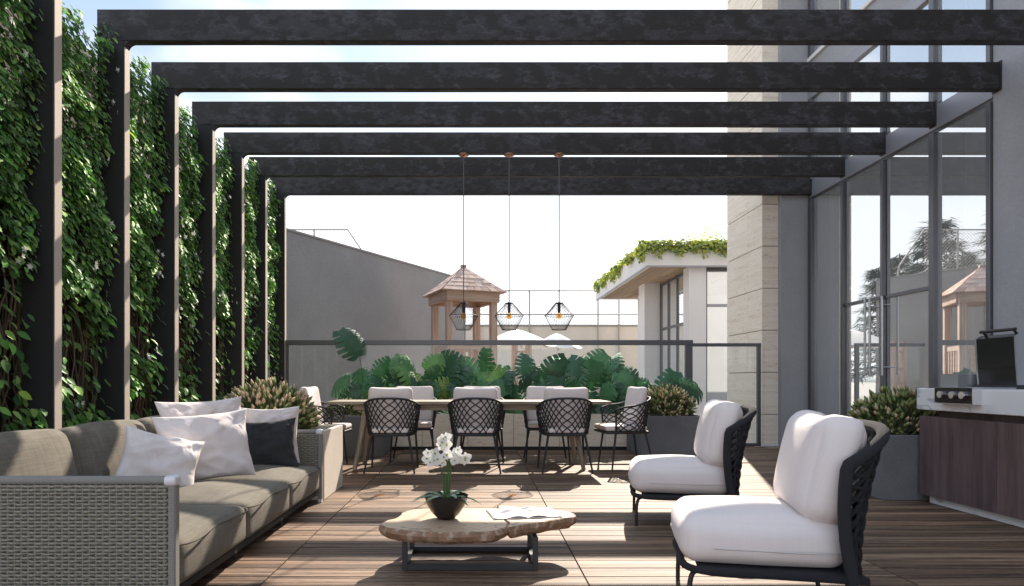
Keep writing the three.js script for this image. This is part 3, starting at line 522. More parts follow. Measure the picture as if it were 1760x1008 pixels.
{ // white garden pavilion with planted flat roof
  const t = thing('pavilion', 'white flat-roofed garden pavilion with timber soffit beyond the pillar', 'pavilion');
  const X = 3.68, D0 = 14, D1 = 20, Y0 = 3.5, Y1 = 3.92, R = rng(41);
  part(t, 'front_fascia', metric(bd(X, 12, Y0, Y1, D0, D0 + 0.14)), M.paint);
  part(t, 'side_fascia', metric(bd(X, X + 0.14, Y0, Y1, D0 + 0.141, D1)), M.paint);
  part(t, 'rear_fascia', metric(bd(X + 0.141, 12, Y0, Y1, D1 - 0.14, D1)), M.paint);
  part(t, 'roof_slab', bd(X + 0.141, 12, Y0 + 0.06, Y1 - 0.1, D0 + 0.141, D1 - 0.141), M.concrete);
  part(t, 'drip_edge', [bd(X - 0.006, 12, Y0 - 0.035, Y0 - 0.001, D0 - 0.006, D0 + 0.03), bd(X - 0.006, X + 0.03, Y0 - 0.035, Y0 - 0.001, D0 + 0.031, D1)], M.header);
  for (let i = 0; i < 26; i++) { const x = X + 0.15 + i * 0.18; part(t, 'soffit_board', metric(bd(x, x + 0.172, Y0 + 0.02, Y0 + 0.045, D0 + 0.142, D1 - 0.142), R() * 3, R() * 2, true), M.soffit[Math.floor(R() * 3)]); }
  part(t, 'corner_column', metric(bd(4.68, 5.06, -0.14, Y0 + 0.019, 14.2, 14.6)), M.paint);
  part(t, 'rear_column', metric(bd(4.34, 4.82, -0.14, Y0 + 0.019, 16.7, 17.3)), M.paint);
  part(t, 'rear_wall', metric(bd(4.83, 12, -0.14, Y0 + 0.019, 19.2, 19.4)), M.paint);
  part(t, 'floor_slab', metric(bd(4.4, 12, -0.139, -0.02, 14.3, 19.2)), M.concrete);
  // side glazing
  const W = (x0, x1, y0, y1, a, b) => part(t, 'window_frame', bd(x0, x1, y0, y1, a, b), M.mullion);
  for (const d of [14.62, 15.3, 16.0, 16.66]) W(4.74, 4.80, 0, Y0, d - 0.03, d + 0.03);
  for (const y of [0.03, 2.3, Y0 - 0.05]) for (const [a, b] of [[14.65, 15.27], [15.33, 15.97], [16.03, 16.63]]) W(4.745, 4.795, y - 0.03, y + 0.03, a, b);
  for (const [y0, y1] of [[0.06, 2.27], [2.33, Y0 - 0.08]]) for (const [a, b] of [[14.65, 15.27], [15.33, 15.97], [16.03, 16.63]]) { const g = new THREE.PlaneGeometry(b - a, y1 - y0); g.rotateY(-PI / 2); g.translate(4.77, (y0 + y1) / 2, -(a + b) / 2); part(t, 'pane', g, M.pane); }
  // front glazing
  for (const x of [5.09, 6.0, 6.9]) part(t, 'window_frame', bd(x - 0.03, x + 0.03, 0, Y0, 14.3, 14.36), M.mullion);
  for (const y of [0.03, 2.66, Y0 - 0.04]) for (const [a, b] of [[5.12, 5.97], [6.03, 6.87]]) part(t, 'window_frame', bd(a, b, y - 0.03, y + 0.03, 14.305, 14.355), y > 2 && y < 3 ? M.header : M.mullion);
  for (const [y0, y1] of [[0.06, 2.63], [2.69, Y0 - 0.07]]) for (const [a, b] of [[5.12, 5.97], [6.03, 6.87]]) { const g = new THREE.PlaneGeometry(b - a, y1 - y0); g.translate((a + b) / 2, (y0 + y1) / 2, -14.33); part(t, 'pane', g, M.pane); }
}
{ // roof garden: arching ferns and trailing creepers
  const ORD = ['first', 'second', 'third', 'fourth', 'fifth', 'sixth'], R = rng(51), yel = [0.42, 0.46, 0.05], lime = [0.26, 0.38, 0.05], grn = [0.08, 0.20, 0.04];
  const fern = (x, d, s, label) => {
    const t = thing('roof_fern', label, 'plant', 'ferns on the pavilion roof', [x, 3.82, d]), S = new Soup(), n = 22;
    for (let i = 0; i < n; i++) { const a = R() * 2 * PI, el = 0.35 + R() * 0.9, L = s * (0.40 + 0.34 * R()), dir = V(Math.cos(a) * Math.cos(el), Math.sin(el), Math.sin(a) * Math.cos(el)), nor = V(-Math.cos(a) * Math.sin(el), Math.cos(el), -Math.sin(a) * Math.sin(el)), c = R() < 0.5 ? grn : R() < 0.6 ? lime : yel, sd = V().crossVectors(dir, nor).normalize(); S.blade(V(0, 0, 0), dir, nor, L, 0.02, 0.45, c, 4); for (let q = 1; q < 8; q++) { const f = q / 8, at = dir.clone().multiplyScalar(L * f).addScaledVector(nor, -0.45 * L * f * f); for (const k of [-1, 1]) S.blade(at, sd.clone().multiplyScalar(k).addScaledVector(dir, 0.5).normalize(), nor, L * 0.24 * (1 - 0.6 * f), 0.028 * s, 0.3, c, 2); } }
    part(t, 'fronds', S.build(), M.leaf).userData.kind = 'stuff';
    const b = new THREE.SphereGeometry(0.06 * s, 8, 6); b.translate(0, 0.02, 0); part(t, 'root_crown', b, M.soil);
  };
  const creeper = (x, d, along, label) => {
    const t = thing('roof_creeper', label, 'plant', 'creepers trailing over the pavilion roof edge', [x, 3.92, d]), S = new Soup(), st = [];
    for (let i = 0; i < 9; i++) { const o = (R() - 0.5) * 0.7, L = 0.04 + R() * R() * 0.36, P = []; for (let q = 0; q <= 6; q++) { const f = q / 6, y = f < 0.4 ? 0.05 * Math.sin(f * 5) + 0.02 : 0.06 - (f - 0.4) / 0.6 * L, out = -0.16 + f * 0.24 + 0.02 * R(); P.push(along === 'x' ? V(o + 0.03 * R(), y, out) : V(-out, y, o + 0.03 * R()).setX(-out)); }
      st.push(tube(P, 0.004, 10, 4)); for (const q of P) for (let k = 0; k < 9; k++) { const c = R() < 0.75 ? yel : R() < 0.5 ? lime : grn, len = 0.06 + 0.06 * R(); S.leaf(q.clone().add(V((R() - 0.5) * 0.14, (R() - 0.3) * 0.14, (R() - 0.5) * 0.14)), V(R() - 0.5, -0.5 + 0.5 * R(), R() - 0.5).normalize(), V(R() - 0.5, 0.9, 0.4).normalize(), len, len * 0.7, 0.2, 0.15, c); } }
    part(t, 'runners', st, M.green); part(t, 'foliage', S.build(), M.leaf).userData.kind = 'stuff';
  };
  [3.95, 4.4, 4.9, 5.4, 6.0].forEach((x, i) => creeper(x, 14.0, 'x', ORD[i] + ' yellow-green creeper along the front edge of the pavilion roof from its corner'));
  [14.5, 15.4, 16.4, 17.3, 18.4, 19.4].forEach((d, i) => { creeper(3.70, d, 'z', ORD[i] + ' yellow-green creeper along the side edge of the pavilion roof from its corner'); });
  [[4.5, 14.5, 0.9], [4.95, 14.45, 1.1], [5.35, 14.5, 1.0], [5.8, 14.5, 1.0], [5.1, 15.0, 1.0]].forEach(([x, d, s], i) => fern(x, d, s, i === 4 ? 'arching green fern planted behind the front row on the pavilion roof' : ORD[i] + ' arching green fern along the front of the pavilion roof from its corner'));
  [[4.0, 15.6, 0.9], [3.98, 17.0, 0.9], [3.95, 18.6, 0.9]].forEach(([x, d, s], i) => fern(x, d, s, ORD[i] + ' arching green fern along the side of the pavilion roof from its corner'));
}
{ // dark conifers standing behind the green wall; the glazing mirrors them
  const R = rng(61), t = thing('conifer_tree', 'first dark conifer behind the green wall, counted from the grey boundary wall', 'tree', 'conifers mirrored in the glazing', [-10.2, -0.14, 28]);
  part(t, 'trunk', rod(V(0, 0, 0), V(0, 8.2, 0), 0.2, 0.03, 8), M.bark);
  const S = new Soup(), limbs = [];
  for (let i = 0; i < 130; i++) { const f = Math.pow(R(), 0.8), y = 1.4 + f * 6.6, a = R() * 2 * PI, L = (1 - f) * 2.3 + 0.35; const end = V(Math.cos(a) * L, y - 0.18 * L + 0.2 * R(), Math.sin(a) * L); limbs.push(rod(V(0, y, 0), end, 0.025, 0.008, 4)); for (let q = 0; q < 34; q++) { const g = 0.2 + 0.85 * R(), at = V(0, y, 0).lerp(end, g).add(V((R() - 0.5) * 0.4, (R() - 0.5) * 0.22, (R() - 0.5) * 0.4)); S.blade(at, V(Math.cos(a) + (R() - 0.5) * 1.4, (R() - 0.6) * 0.8, Math.sin(a) + (R() - 0.5) * 1.4).normalize(), V((R() - 0.5) * 0.5, 1, (R() - 0.5) * 0.5).normalize(), 0.3 + 0.3 * R(), 0.07, 0.2, [0.02 + 0.02 * R(), 0.045 + 0.03 * R(), 0.02], 2); } }
  part(t, 'branches', limbs, M.bark); part(t, 'crown', S.build(), M.dryLeaf).userData.kind = 'stuff';
  [[-12.6, 27, 2.1, 1.05], [-13.6, 31, 0.7, 0.9], [-15.2, 40, 4, 1.0], [-17.8, 42, 5, 1.15]].forEach(([x, d, a, s], i) => { const c = copy(t, [x, -0.14, d], a, ['second', 'third', 'fourth', 'fifth'][i] + ' dark conifer behind the green wall, counted from the grey boundary wall'); c.scale.setScalar(s); });
}

// ------------------------------------------------------------------ sofa
const SF = -1.267, SB = -2.48, SN = 2.67, SE = 5.24;        // front, back (x), near and far ends (d)
{
  const t = thing('sofa', 'long taupe three-seat sofa with woven grey arms along the green wall', 'sofa', null, [SF, 0, SN]);
  const L = SE - SN, W = SF - SB;                            // local: x 0..-W, z 0..-L
  const arm = (z0, inward) => {                              // one woven arm panel
    const rows = 33, pitch = 0.0149, sp = 0.0285, strands = [], amp = 0.0065, stakes = []; for (const zf of [z0 - 0.013, z0 - 0.047]) for (let x = -0.05; x > -W + 0.04; x -= sp) stakes.push(rod(V(x, 0.06, zf), V(x, 0.56, zf), 0.0035, 0.0035, 5));
    const a = part(t, 'arm', [...stakes, box(-W + 0.03, -0.03, 0.055, 0.07, z0 - 0.044, z0 - 0.016), box(-W + 0.03, -0.03, 0.07, 0.56, z0 - 0.033, z0 - 0.027)], M.wicker, 'woven grey arm panel');
    for (const zf of [z0 - 0.013, z0 - 0.047]) for (let r = 0; r < rows; r++) {
      const y = 0.075 + r * pitch, pts = [], n = Math.round((W - 0.07) / sp) * 4;
      for (let i = 0; i <= n; i++) { const x = -0.035 - (W - 0.07) * i / n, ph = Math.cos((x / sp) * PI + (r % 2) * PI); pts.push(V(x, y + 0.0016 * n3(x * 18, r * 3.1, zf * 50), zf + amp * ph)); }
      strands.push(ptube(pts, 0.0054 + 0.0007 * n3(r * 1.7, zf * 90, 2), 5));
    }
    part(a, 'weave', strands, M.wicker).userData.kind = 'stuff';
    part(a, 'top_rail', [metric(tube([V(-W + 0.02, 0.575, z0 - 0.03), V(-W * 0.5, 0.575, z0 - 0.03), V(-0.05, 0.575, z0 - 0.03)], 0.019, 20, 10), 0, 0)], M.wickerRail);
    part(a, 'corner_post', metric(box(-0.036, -0.002, 0.03, 0.555, z0 - 0.052, z0 - 0.008, 0.006), 0, 0, true), M.wickerRail);
    part(a, 'corner_cap', cushion(0.058, 0.046, 0.054, { r: 0.016, crown: 0, seg: 8, segY: 6 }).translate(-0.024, 0.575, z0 - 0.03), M.aluminium, 'pale metal corner cap');
    part(a, 'foot', box(-0.034, -0.004, 0.002, 0.03, z0 - 0.05, z0 - 0.01), M.aluminium);
  };
  arm(0); arm(-L + 0.06);
  part(t, 'base_frame', box(-W + 0.04, -0.045, 0.055, 0.10, -L + 0.065, -0.065, 0.008), M.baseFrame);
  part(t, 'back_frame', metric(box(-W, -W + 0.035, 0.06, 0.58, -L + 0.02, -0.02, 0.008)), M.wickerRail);
  for (const z of [-0.9, -1.72]) part(t, 'leg', box(-0.12, -0.08, 0.002, 0.055, z - 0.02, z + 0.02), M.black);
  const cl = (L - 0.14) / 3;
  for (let i = 0; i < 3; i++) {
    const zc = -0.07 - cl * (i + 0.5), s = part(t, 'seat_cushion', cushion(0.96, 0.205, cl - 0.006, { r: 0.045, crown: 0.055, puff: 0.012, wr: 0.004, seed: i * 7, seg: 22 }).translate(-0.49, 0.205, zc), M.taupe);
    const o = (y, k) => { const pts = [], a = 0.475, b = cl / 2 - 0.016; for (const [x, z] of [[a, -b], [a, 0], [a, b], [0, b], [-a, b], [-a, 0], [-a, -b], [0, -b]]) pts.push(V(-0.49 + x, y, zc + z)); return tube(pts, 0.0045, 60, 5, true); };
    part(s, 'piping', o(0.287), M.piping);
    const b = part(t, 'back_cushion', cushion(cl - 0.01, 0.44, 0.21, { r: 0.075, crown: 0.02, puff: 0.03, wr: 0.008, seed: i * 5 + 3, seg: 22 }), M.taupe); b.rotation.order = 'YXZ'; b.rotation.set(-0.24, PI / 2, 0); b.position.set(-W + 0.175, 0.505, zc);
  }
}
function throwPillow(label, l, r, yc, w, h, th, tilt, roll, seed, mat, group) {
  const m = single('throw_pillow', label, 'pillow', group, pillow(w, h, th, seed), mat); m.rotation.order = 'YXZ'; m.position.set((l[0] + r[0]) / 2, yc, -(l[1] + r[1]) / 2); m.rotation.set(-tilt, Math.atan2(r[1] - l[1], r[0] - l[0]), roll); return m;
}
throwPillow('small white throw pillow tipped on its corner, foremost in the row on the sofa', [-2.08, 3.72], [-1.76, 4.00], 0.505, 0.46, 0.36, 0.15, 0.34, -0.30, 3, M.white);
throwPillow('large creased white throw pillow standing in the middle of the sofa row', [-2.02, 4.02], [-1.58, 4.44], 0.555, 0.62, 0.47, 0.17, 0.26, 0.05, 12, M.white);
throwPillow('long white throw pillow standing tallest against the sofa back', [-2.16, 4.36], [-1.82, 4.98], 0.615, 0.74, 0.50, 0.15, 0.16, 0.03, 21, M.white);
throwPillow('white throw pillow half hidden behind the charcoal one', [-1.88, 5.07], [-1.44, 5.13], 0.555, 0.46, 0.46, 0.11, 0.06, 0.02, 33, M.white);
throwPillow('charcoal throw pillow leaning at the far arm of the sofa', [-1.86, 4.86], [-1.41, 4.98], 0.50, 0.47, 0.39, 0.15, 0.22, 0.06, 47, M.charcoal);

// ------------------------------------------------------------------ lounge chairs
function loungeChair() {                                     // front towards +z
  const t = thing('lounge_chair', 'x', 'lounge chair', 'pair of white lounge chairs facing the coffee table');
  const fr = [V(-0.30, 0.205, -0.33), V(-0.30, 0.205, 0.0), V(-0.30, 0.205, 0.26), V(-0.24, 0.205, 0.345), V(0, 0.205, 0.36), V(0.24, 0.205, 0.345), V(0.30, 0.205, 0.26), V(0.30, 0.205, 0.0), V(0.30, 0.205, -0.33)];
  part(t, 'seat_frame', [tube(fr, 0.016, 60, 8), box(-0.285, 0.285, 0.19, 0.215, -0.33, 0.30, 0.006)], M.navyRope);
  for (const sx of [-1, 1]) { part(t, 'leg', tube([V(sx * 0.22, 0.192, 0.28), V(sx * 0.255, 0.185, 0.325), V(sx * 0.266, 0.15, 0.338), V(sx * 0.27, 0.07, 0.342), V(sx * 0.27, 0.002, 0.343)], 0.0105, 24, 8), M.black); part(t, 'leg', rod(V(sx * 0.25, 0.002, -0.30), V(sx * 0.24, 0.19, -0.27), 0.0105, 0.0105, 8), M.black); }
  const s = part(t, 'seat_cushion', cushion(0.565, 0.20, 0.66, { r: 0.075, crown: 0.035, puff: 0.012, wr: 0.004, seed: 4, seg: 26, segY: 14, top: (v) => { if (v.z < 0) v.x *= 1 - 0.10 * Math.min(1, -v.z / 0.3); } }).translate(0, 0.322, 0.045), M.white);
  const ring = (hw, hd, y, z) => { const p = []; for (let i = 0; i < 24; i++) { const a = i / 24 * 2 * PI, c = Math.cos(a), q = Math.sin(a), k = 5, n = Math.pow(Math.abs(c) ** k + Math.abs(q) ** k, -1 / k); p.push(V(c * n * hw, y, z + q * n * hd)); } return tube(p, 0.003, 72, 4, true); };
  part(s, 'piping', ring(0.2935, 0.3415, 0.30, 0.045), M.pipingWhite);
  const b = part(t, 'back_cushion', cushion(0.535, 0.46, 0.20, { r: 0.085, crown: 0, puff: 0.030, wr: 0.002, seed: 9, seg: 26, segY: 20, top: (v, p) => { if (p[1] > 0) v.y += 0.045 * p[1] * (p[0] * p[0] - 0.55) * (1 - 0.3 * p[2]); } }), M.white);
  b.rotation.x = -0.21; b.position.set(0, 0.628, -0.222);
  const topY = (u) => 0.80 - 0.14 * Math.pow(Math.abs(u), 3.2);
  const S = (u, v, o = 0) => { const a = Math.abs(u), w = 0.308 * (1 + 0.10 * v); return V(Math.sign(u) * Math.pow(a, 0.8) * w + Math.sign(u) * o * Math.pow(a, 3), 0.195 + v * (topY(u) - 0.195), -0.325 - 0.085 * v * v - 0.02 * v + (0.05 + 0.14 * v) * Math.pow(a, 4) - o); };
  const strands = [], N = 17;
  for (const dir of [-1, 1]) for (let i = -10; i < N + 10; i++) { let run = []; const flush = () => { if (run.length > 2) strands.push(ptube(run, 0.0085, 5)); run = []; }; for (let q = 0; q <= 30; q++) { const v = q / 30, u = -1 + 2 * (i / N + dir * (v - 0.5) * 0.62 + (dir > 0 ? 0.03 : 0)); if (Math.abs(u) > 0.985) { flush(); continue; } run.push(S(u, v, 0.007 * Math.sin(v * PI * 9 + i * PI + (dir > 0 ? PI : 0)))); } flush(); }
  for (const v of [0.12, 0.3, 0.48, 0.66, 0.84]) { const p = []; for (let q = 0; q <= 24; q++) p.push(S(-0.98 + 1.96 * q / 24, v)); strands.push(tube(p, 0.006, 40, 5)); }
  const back = part(t, 'woven_back', strands, M.navyRope);
  const rim = []; for (let q = 0; q <= 6; q++) rim.push(S(-1, q / 6 * 0.97)); for (let q = 0; q <= 24; q++) rim.push(S(-1 + 2 * q / 24, 1)); for (let q = 0; q <= 6; q++) rim.push(S(1, (1 - q / 6) * 0.97));
  part(back, 'rim', tube(rim, 0.024, 110, 9), M.navyRope);
  return t;
}
{
  const a = loungeChair(); a.position.set(1.47, 0, -4.56); a.rotation.y = -1.78; a.userData.label = 'white cushioned lounge chair with woven dark back, next to the dining chairs';
  copy(a, [1.28, 0, 2.88], -1.79, 'white cushioned lounge chair with woven dark back, farther from the dining table');
}

// ------------------------------------------------------------------ coffee table, orchid, magazine
const CT = 0.24;
{
  const t = thing('coffee_table', 'low live-edge wood slab coffee table on a dark steel frame', 'coffee table', null, [0, 0, 3.5]);
  const px = [[655, 902], [664, 895], [682, 890.5], [695, 880.5], [714, 875.5], [770, 873.5], [856, 874], [927, 875.5], [969, 878], [988, 885], [983.5, 889], [945, 894], [932, 897.6], [901, 902], [867, 909], [853, 913], [827, 914.6], [770, 916], [728, 914.6], [694, 912], [668, 907.5]];
  // slab outline measured from the photograph, in metres on the table plane
  const P = px.map(([x, y]) => { const d = (1 - CT) * 1100 / (y - 653); return [(x - 822) * d / 1100, d - 3.5]; });
  const left = [...P.slice(0, 7), [0.115, 0.36], [0.10, 0.18], [0.125, 0.03], [0.155, -0.10], [0.15, -0.19], ...P.slice(15)], right = [[0.16, 0.36], ...P.slice(7, 14), [0.152, -0.205], [0.168, -0.10], [0.137, 0.03], [0.113, 0.18], [0.128, 0.36]];
  const slab = (pts, n) => {
    const c = new THREE.CatmullRomCurve3(pts.map(([x, d]) => V(x, 0, -d)), true, 'catmullrom', 0.35).getSpacedPoints(n).slice(0, -1), ctr = V(); c.forEach((q) => ctr.add(q)); ctr.divideScalar(c.length);
    const top = [], side = [], lv = [[0, 0.0], [0.004, 0.004], [0.022, 0.010], [0.045, 0.0], [0.066, -0.028]], R = (i, k) => 0.008 * n3(c[i].x * 9, k * 0.8, c[i].z * 9) + 0.004 * n3(c[i].x * 30, k, c[i].z * 30);
    const at = (i, k) => { i %= c.length; const d = c[i].clone().sub(ctr).normalize(); return c[i].clone().addScaledVector(d, (k === 0 ? -0.005 : lv[k][1]) + R(i, k)).setY(CT - lv[k][0]); };
    const sh = new THREE.Shape(c.map((q, i) => { const m = at(i, 0); return new THREE.Vector2(m.x, -m.z); })); const g = new THREE.ShapeGeometry(sh); g.rotateX(-PI / 2); g.translate(0, CT, 0); const bot = g.clone(); { const sh2 = new THREE.Shape(c.map((q, i) => { const m = at(i, 4); return new THREE.Vector2(m.x, -m.z); })); const b = new THREE.ShapeGeometry(sh2); b.rotateX(-PI / 2); b.translate(0, CT - 0.066, 0); side.push(strip(b)); }
    const pos = [], uv = []; for (let k = 0; k < 4; k++) for (let i = 0; i < c.length; i++) { const A = at(i, k), B = at(i + 1, k), C = at(i + 1, k + 1), D = at(i, k + 1), u = i / c.length * 3.2, u2 = (i + 1) / c.length * 3.2; pos.push(...A, ...D, ...B, ...B, ...D, ...C); uv.push(u, lv[k][0], u, lv[k + 1][0], u2, lv[k][0], u2, lv[k][0], u, lv[k + 1][0], u2, lv[k + 1][0]); }
    const s = new THREE.BufferGeometry(); s.setAttribute('position', new THREE.Float32BufferAttribute(pos, 3)); s.setAttribute('uv', new THREE.Float32BufferAttribute(uv, 2)); s.computeVertexNormals(); side.push(s);
    return [metric(g), join(side)];
  };
  for (const [pts, n] of [[left, 90], [right, 70]]) { const [a, b] = slab(pts, n), m = part(t, 'slab', a, M.slabTop); part(m, 'bark_edge', b, M.slabEdge); }
  const q = 0.014, y1 = CT - 0.068, X0 = -0.385, X1 = 0.30;
  for (const d of [3.36, 3.72]) { const z = -(d - 3.5); part(t, 'leg_frame', [box(X0 - q, X0 + q, 0.002, y1, z - q, z + q, 0.002), box(X1 - q, X1 + q, 0.002, y1, z - q, z + q, 0.002), box(X0 + q, X1 - q, 0.002, 0.03, z - q + 0.001, z + q - 0.001, 0.002)], M.darkMetal); }
  for (const x of [X0, X1]) part(t, 'cross_bar', [box(x - q + 0.001, x + q - 0.001, 0.003, 0.029, -0.205, 0.125), box(x - q + 0.001, x + q - 0.001, y1 - 0.02, y1 - 0.001, -0.205, 0.125)], M.darkMetal);
}
{
  const bx = -0.175, bdp = 3.50;
  const pts = [[0.0, 0], [0.045, 0], [0.05, 0.006], [0.075, 0.03], [0.105, 0.075], [0.120, 0.128], [0.116, 0.128], [0.10, 0.08], [0.0, 0.07]].map(([x, y]) => new THREE.Vector2(x, y));
  const b = thing('flower_bowl', 'round black bowl holding the white orchid on the coffee table', 'bowl', null, [bx, CT + 0.001, bdp]);
  part(b, 'bowl_body', new THREE.LatheGeometry(pts, 40), M.bowl); const so = new THREE.CylinderGeometry(0.108, 0.1, 0.012, 28); so.translate(0, 0.106, 0); part(b, 'potting_soil', so, M.soil);
  const o = thing('orchid', 'white flowering orchid growing in the black bowl', 'orchid', null, [bx, CT + 0.113, bdp]), R = rng(71);
  for (let i = 0; i < 11; i++) { const a = i * 2.4 + 0.3, L = 0.12 + 0.06 * R(), S = new Soup(), el = 0.30 + 0.4 * R(); S.leaf(V(Math.cos(a) * 0.02, 0, Math.sin(a) * 0.02), V(Math.cos(a) * Math.cos(el), Math.sin(el), Math.sin(a) * Math.cos(el)), V(-Math.cos(a) * Math.sin(el), Math.cos(el), -Math.sin(a) * Math.sin(el)), L, 0.044, 0.3, 0.55, R() < 0.6 ? [0.05, 0.16, 0.035] : [0.10, 0.22, 0.06]); part(o, 'leaf', S.build(), M.leaf); }
  const ends = [];
  [[-0.01, 0.005, -0.085, 0.225, 0.02], [0.0, 0, -0.02, 0.30, 0.01], [0.012, 0.004, 0.09, 0.235, 0.01], [0.004, -0.008, 0.04, 0.25, 0.05], [-0.006, -0.01, -0.05, 0.24, 0.055], [0.008, 0.01, 0.03, 0.21, -0.06]].forEach(([x, z, ex, ey, ez]) => { const pt = [V(x, 0, z), V(x * 1.6, 0.08, z * 1.2), V(lerp(x, ex, 0.2), ey * 0.72, lerp(z, ez, 0.3)), V(lerp(x, ex, 0.6), ey, lerp(z, ez, 0.6)), V(ex, ey - 0.015, ez)]; part(o, 'stem', tube(pt, 0.0032, 20, 5), M.green); ends.push([ex, ey, ez]); });
  part(o, 'support_stick', rod(V(0.016, -0.004, -0.012), V(0.03, 0.2, -0.01), 0.003, 0.003, 6), M.stem);
  for (const [ex, ey, ez] of ends) for (let k = 0; k < 5; k++) {
    const f = part(o, 'flower', (() => { const F = new Soup(), w = [1, 1, 1]; for (let q = 0; q < 5; q++) { const a = q * 2 * PI / 5 + PI / 2, wide = q === 1 || q === 4; F.leaf(V(Math.cos(a) * 0.003, Math.sin(a) * 0.003, 0), V(Math.cos(a), Math.sin(a), 0.15).normalize(), V(-0.15 * Math.cos(a), -0.15 * Math.sin(a), 1).normalize(), wide ? 0.030 : 0.027, wide ? 0.034 : 0.021, 0.05, 0.18, w); } return F.build(); })(), M.petal);
    const lg = new THREE.SphereGeometry(0.0055, 8, 6); lg.scale(1, 1, 1.3); lg.translate(0, -0.003, 0.006); part(f, 'flower_lip', lg, M.lip);
    f.position.set(ex + (R() - 0.5) * 0.075, ey + (R() - 0.55) * 0.07, ez + 0.012 + (R() - 0.4) * 0.05); f.rotation.set(-0.2 + (R() - 0.5) * 0.8, (R() - 0.5) * 1.5, R() * 6); f.scale.setScalar(0.85 + 0.35 * R());
  }
}
{ // open magazine lying on the slab
  const t = thing('magazine', 'open glossy magazine lying on the coffee table', 'magazine', null, [0.255, CT + 0.003, 3.62], 0.16);
  const page = (s, seed) => {
    const n = 14, w = 0.19, h = 0.25, g = new THREE.PlaneGeometry(w, h, n, 1), p = g.attributes.position;
    for (let i = 0; i < p.count; i++) { const x = p.getX(i) + w / 2, y = p.getY(i), f = x / w; p.setXYZ(i, s * x, 0.003 + 0.012 * Math.sin(Math.min(1, f * 1.6) * PI) * (1 - 0.4 * f) + (f > 0.85 ? 0.004 * (f - 0.85) / 0.15 : 0), -y); }
    if (s < 0) { const ix = g.index.array; for (let i = 0; i < ix.length; i += 3) [ix[i], ix[i + 1]] = [ix[i + 1], ix[i]]; } g.computeVertexNormals();
    const cv = document.createElement('canvas'); cv.width = 256; cv.height = 340; const c = cv.getContext('2d'), R = rng(seed); c.fillStyle = '#e9e6e4'; c.fillRect(0, 0, 256, 340);
    c.fillStyle = s < 0 ? '#b9bcc4' : '#8f939c'; c.fillRect(18, 20, s < 0 ? 220 : 130, s < 0 ? 150 : 70); c.fillStyle = s < 0 ? '#8d8a90' : '#3b3b42'; c.beginPath(); c.moveTo(18, 170); c.lineTo(110, 80); c.lineTo(238, 170); c.fill();
    if (s > 0) { c.fillStyle = '#35363c'; c.fillRect(40, 26, 90, 28); c.fillStyle = '#a9a5a2'; c.fillRect(150, 20, 88, 110); }
    c.fillStyle = '#8b8a8c'; for (let y = s < 0 ? 190 : 150; y < 320; y += 9) { c.fillRect(18, y, 96 - R() * 20, 3); c.fillRect(130, y, 100 - R() * 26, 3); }
    const tx = new THREE.CanvasTexture(cv); tx.colorSpace = THREE.SRGBColorSpace; return part(t, 'page', g, std({ map: tx, roughness: 0.35, side: THREE.DoubleSide }));
  };
  page(-1, 3); page(1, 5);
  part(t, 'cover', box(-0.194, 0.194, 0, 0.0022, -0.128, 0.128), M.paint);
}

// ------------------------------------------------------------------ dining table and chairs
const TX0 = -1.66, TX1 = 1.46, TD0 = 7.0, TD1 = 7.66, TH = 0.76;
{
  const t = thing('dining_table', 'long weathered wood dining table with splayed tapered legs', 'dining table', null, [(TX0 + TX1) / 2, 0, (TD0 + TD1) / 2]);
  const w = (TX1 - TX0) / 2, n = 6, dp = TD1 - TD0, R = rng(81);
  for (let i = 0; i < n; i++) part(t, 'top_plank', metric(box(-w, w, TH - 0.032, TH, -dp / 2 + dp * i / n + 0.0015, -dp / 2 + dp * (i + 1) / n - 0.0015, 0.003), R() * 2, R()), M.teak);
  for (const s of [-1, 1]) part(t, 'apron', metric(box(-w + 0.28, w - 0.28, TH - 0.10, TH - 0.033, s * 0.22 - 0.014, s * 0.22 + 0.014, 0.003)), M.teak);
  for (const sx of [-1, 1]) { part(t, 'cross_rail', metric(box(sx * (w - 0.36) - 0.02, sx * (w - 0.36) + 0.02, TH - 0.098, TH - 0.034, -0.205, 0.205, 0.003)), M.teak); for (const sz of [-1, 1]) part(t, 'leg', metric(rod(V(sx * (w - 0.30), 0.002, sz * 0.30), V(sx * (w - 0.42), TH - 0.034, sz * 0.18), 0.022, 0.042, 10), R(), R(), true), M.teak); }
}
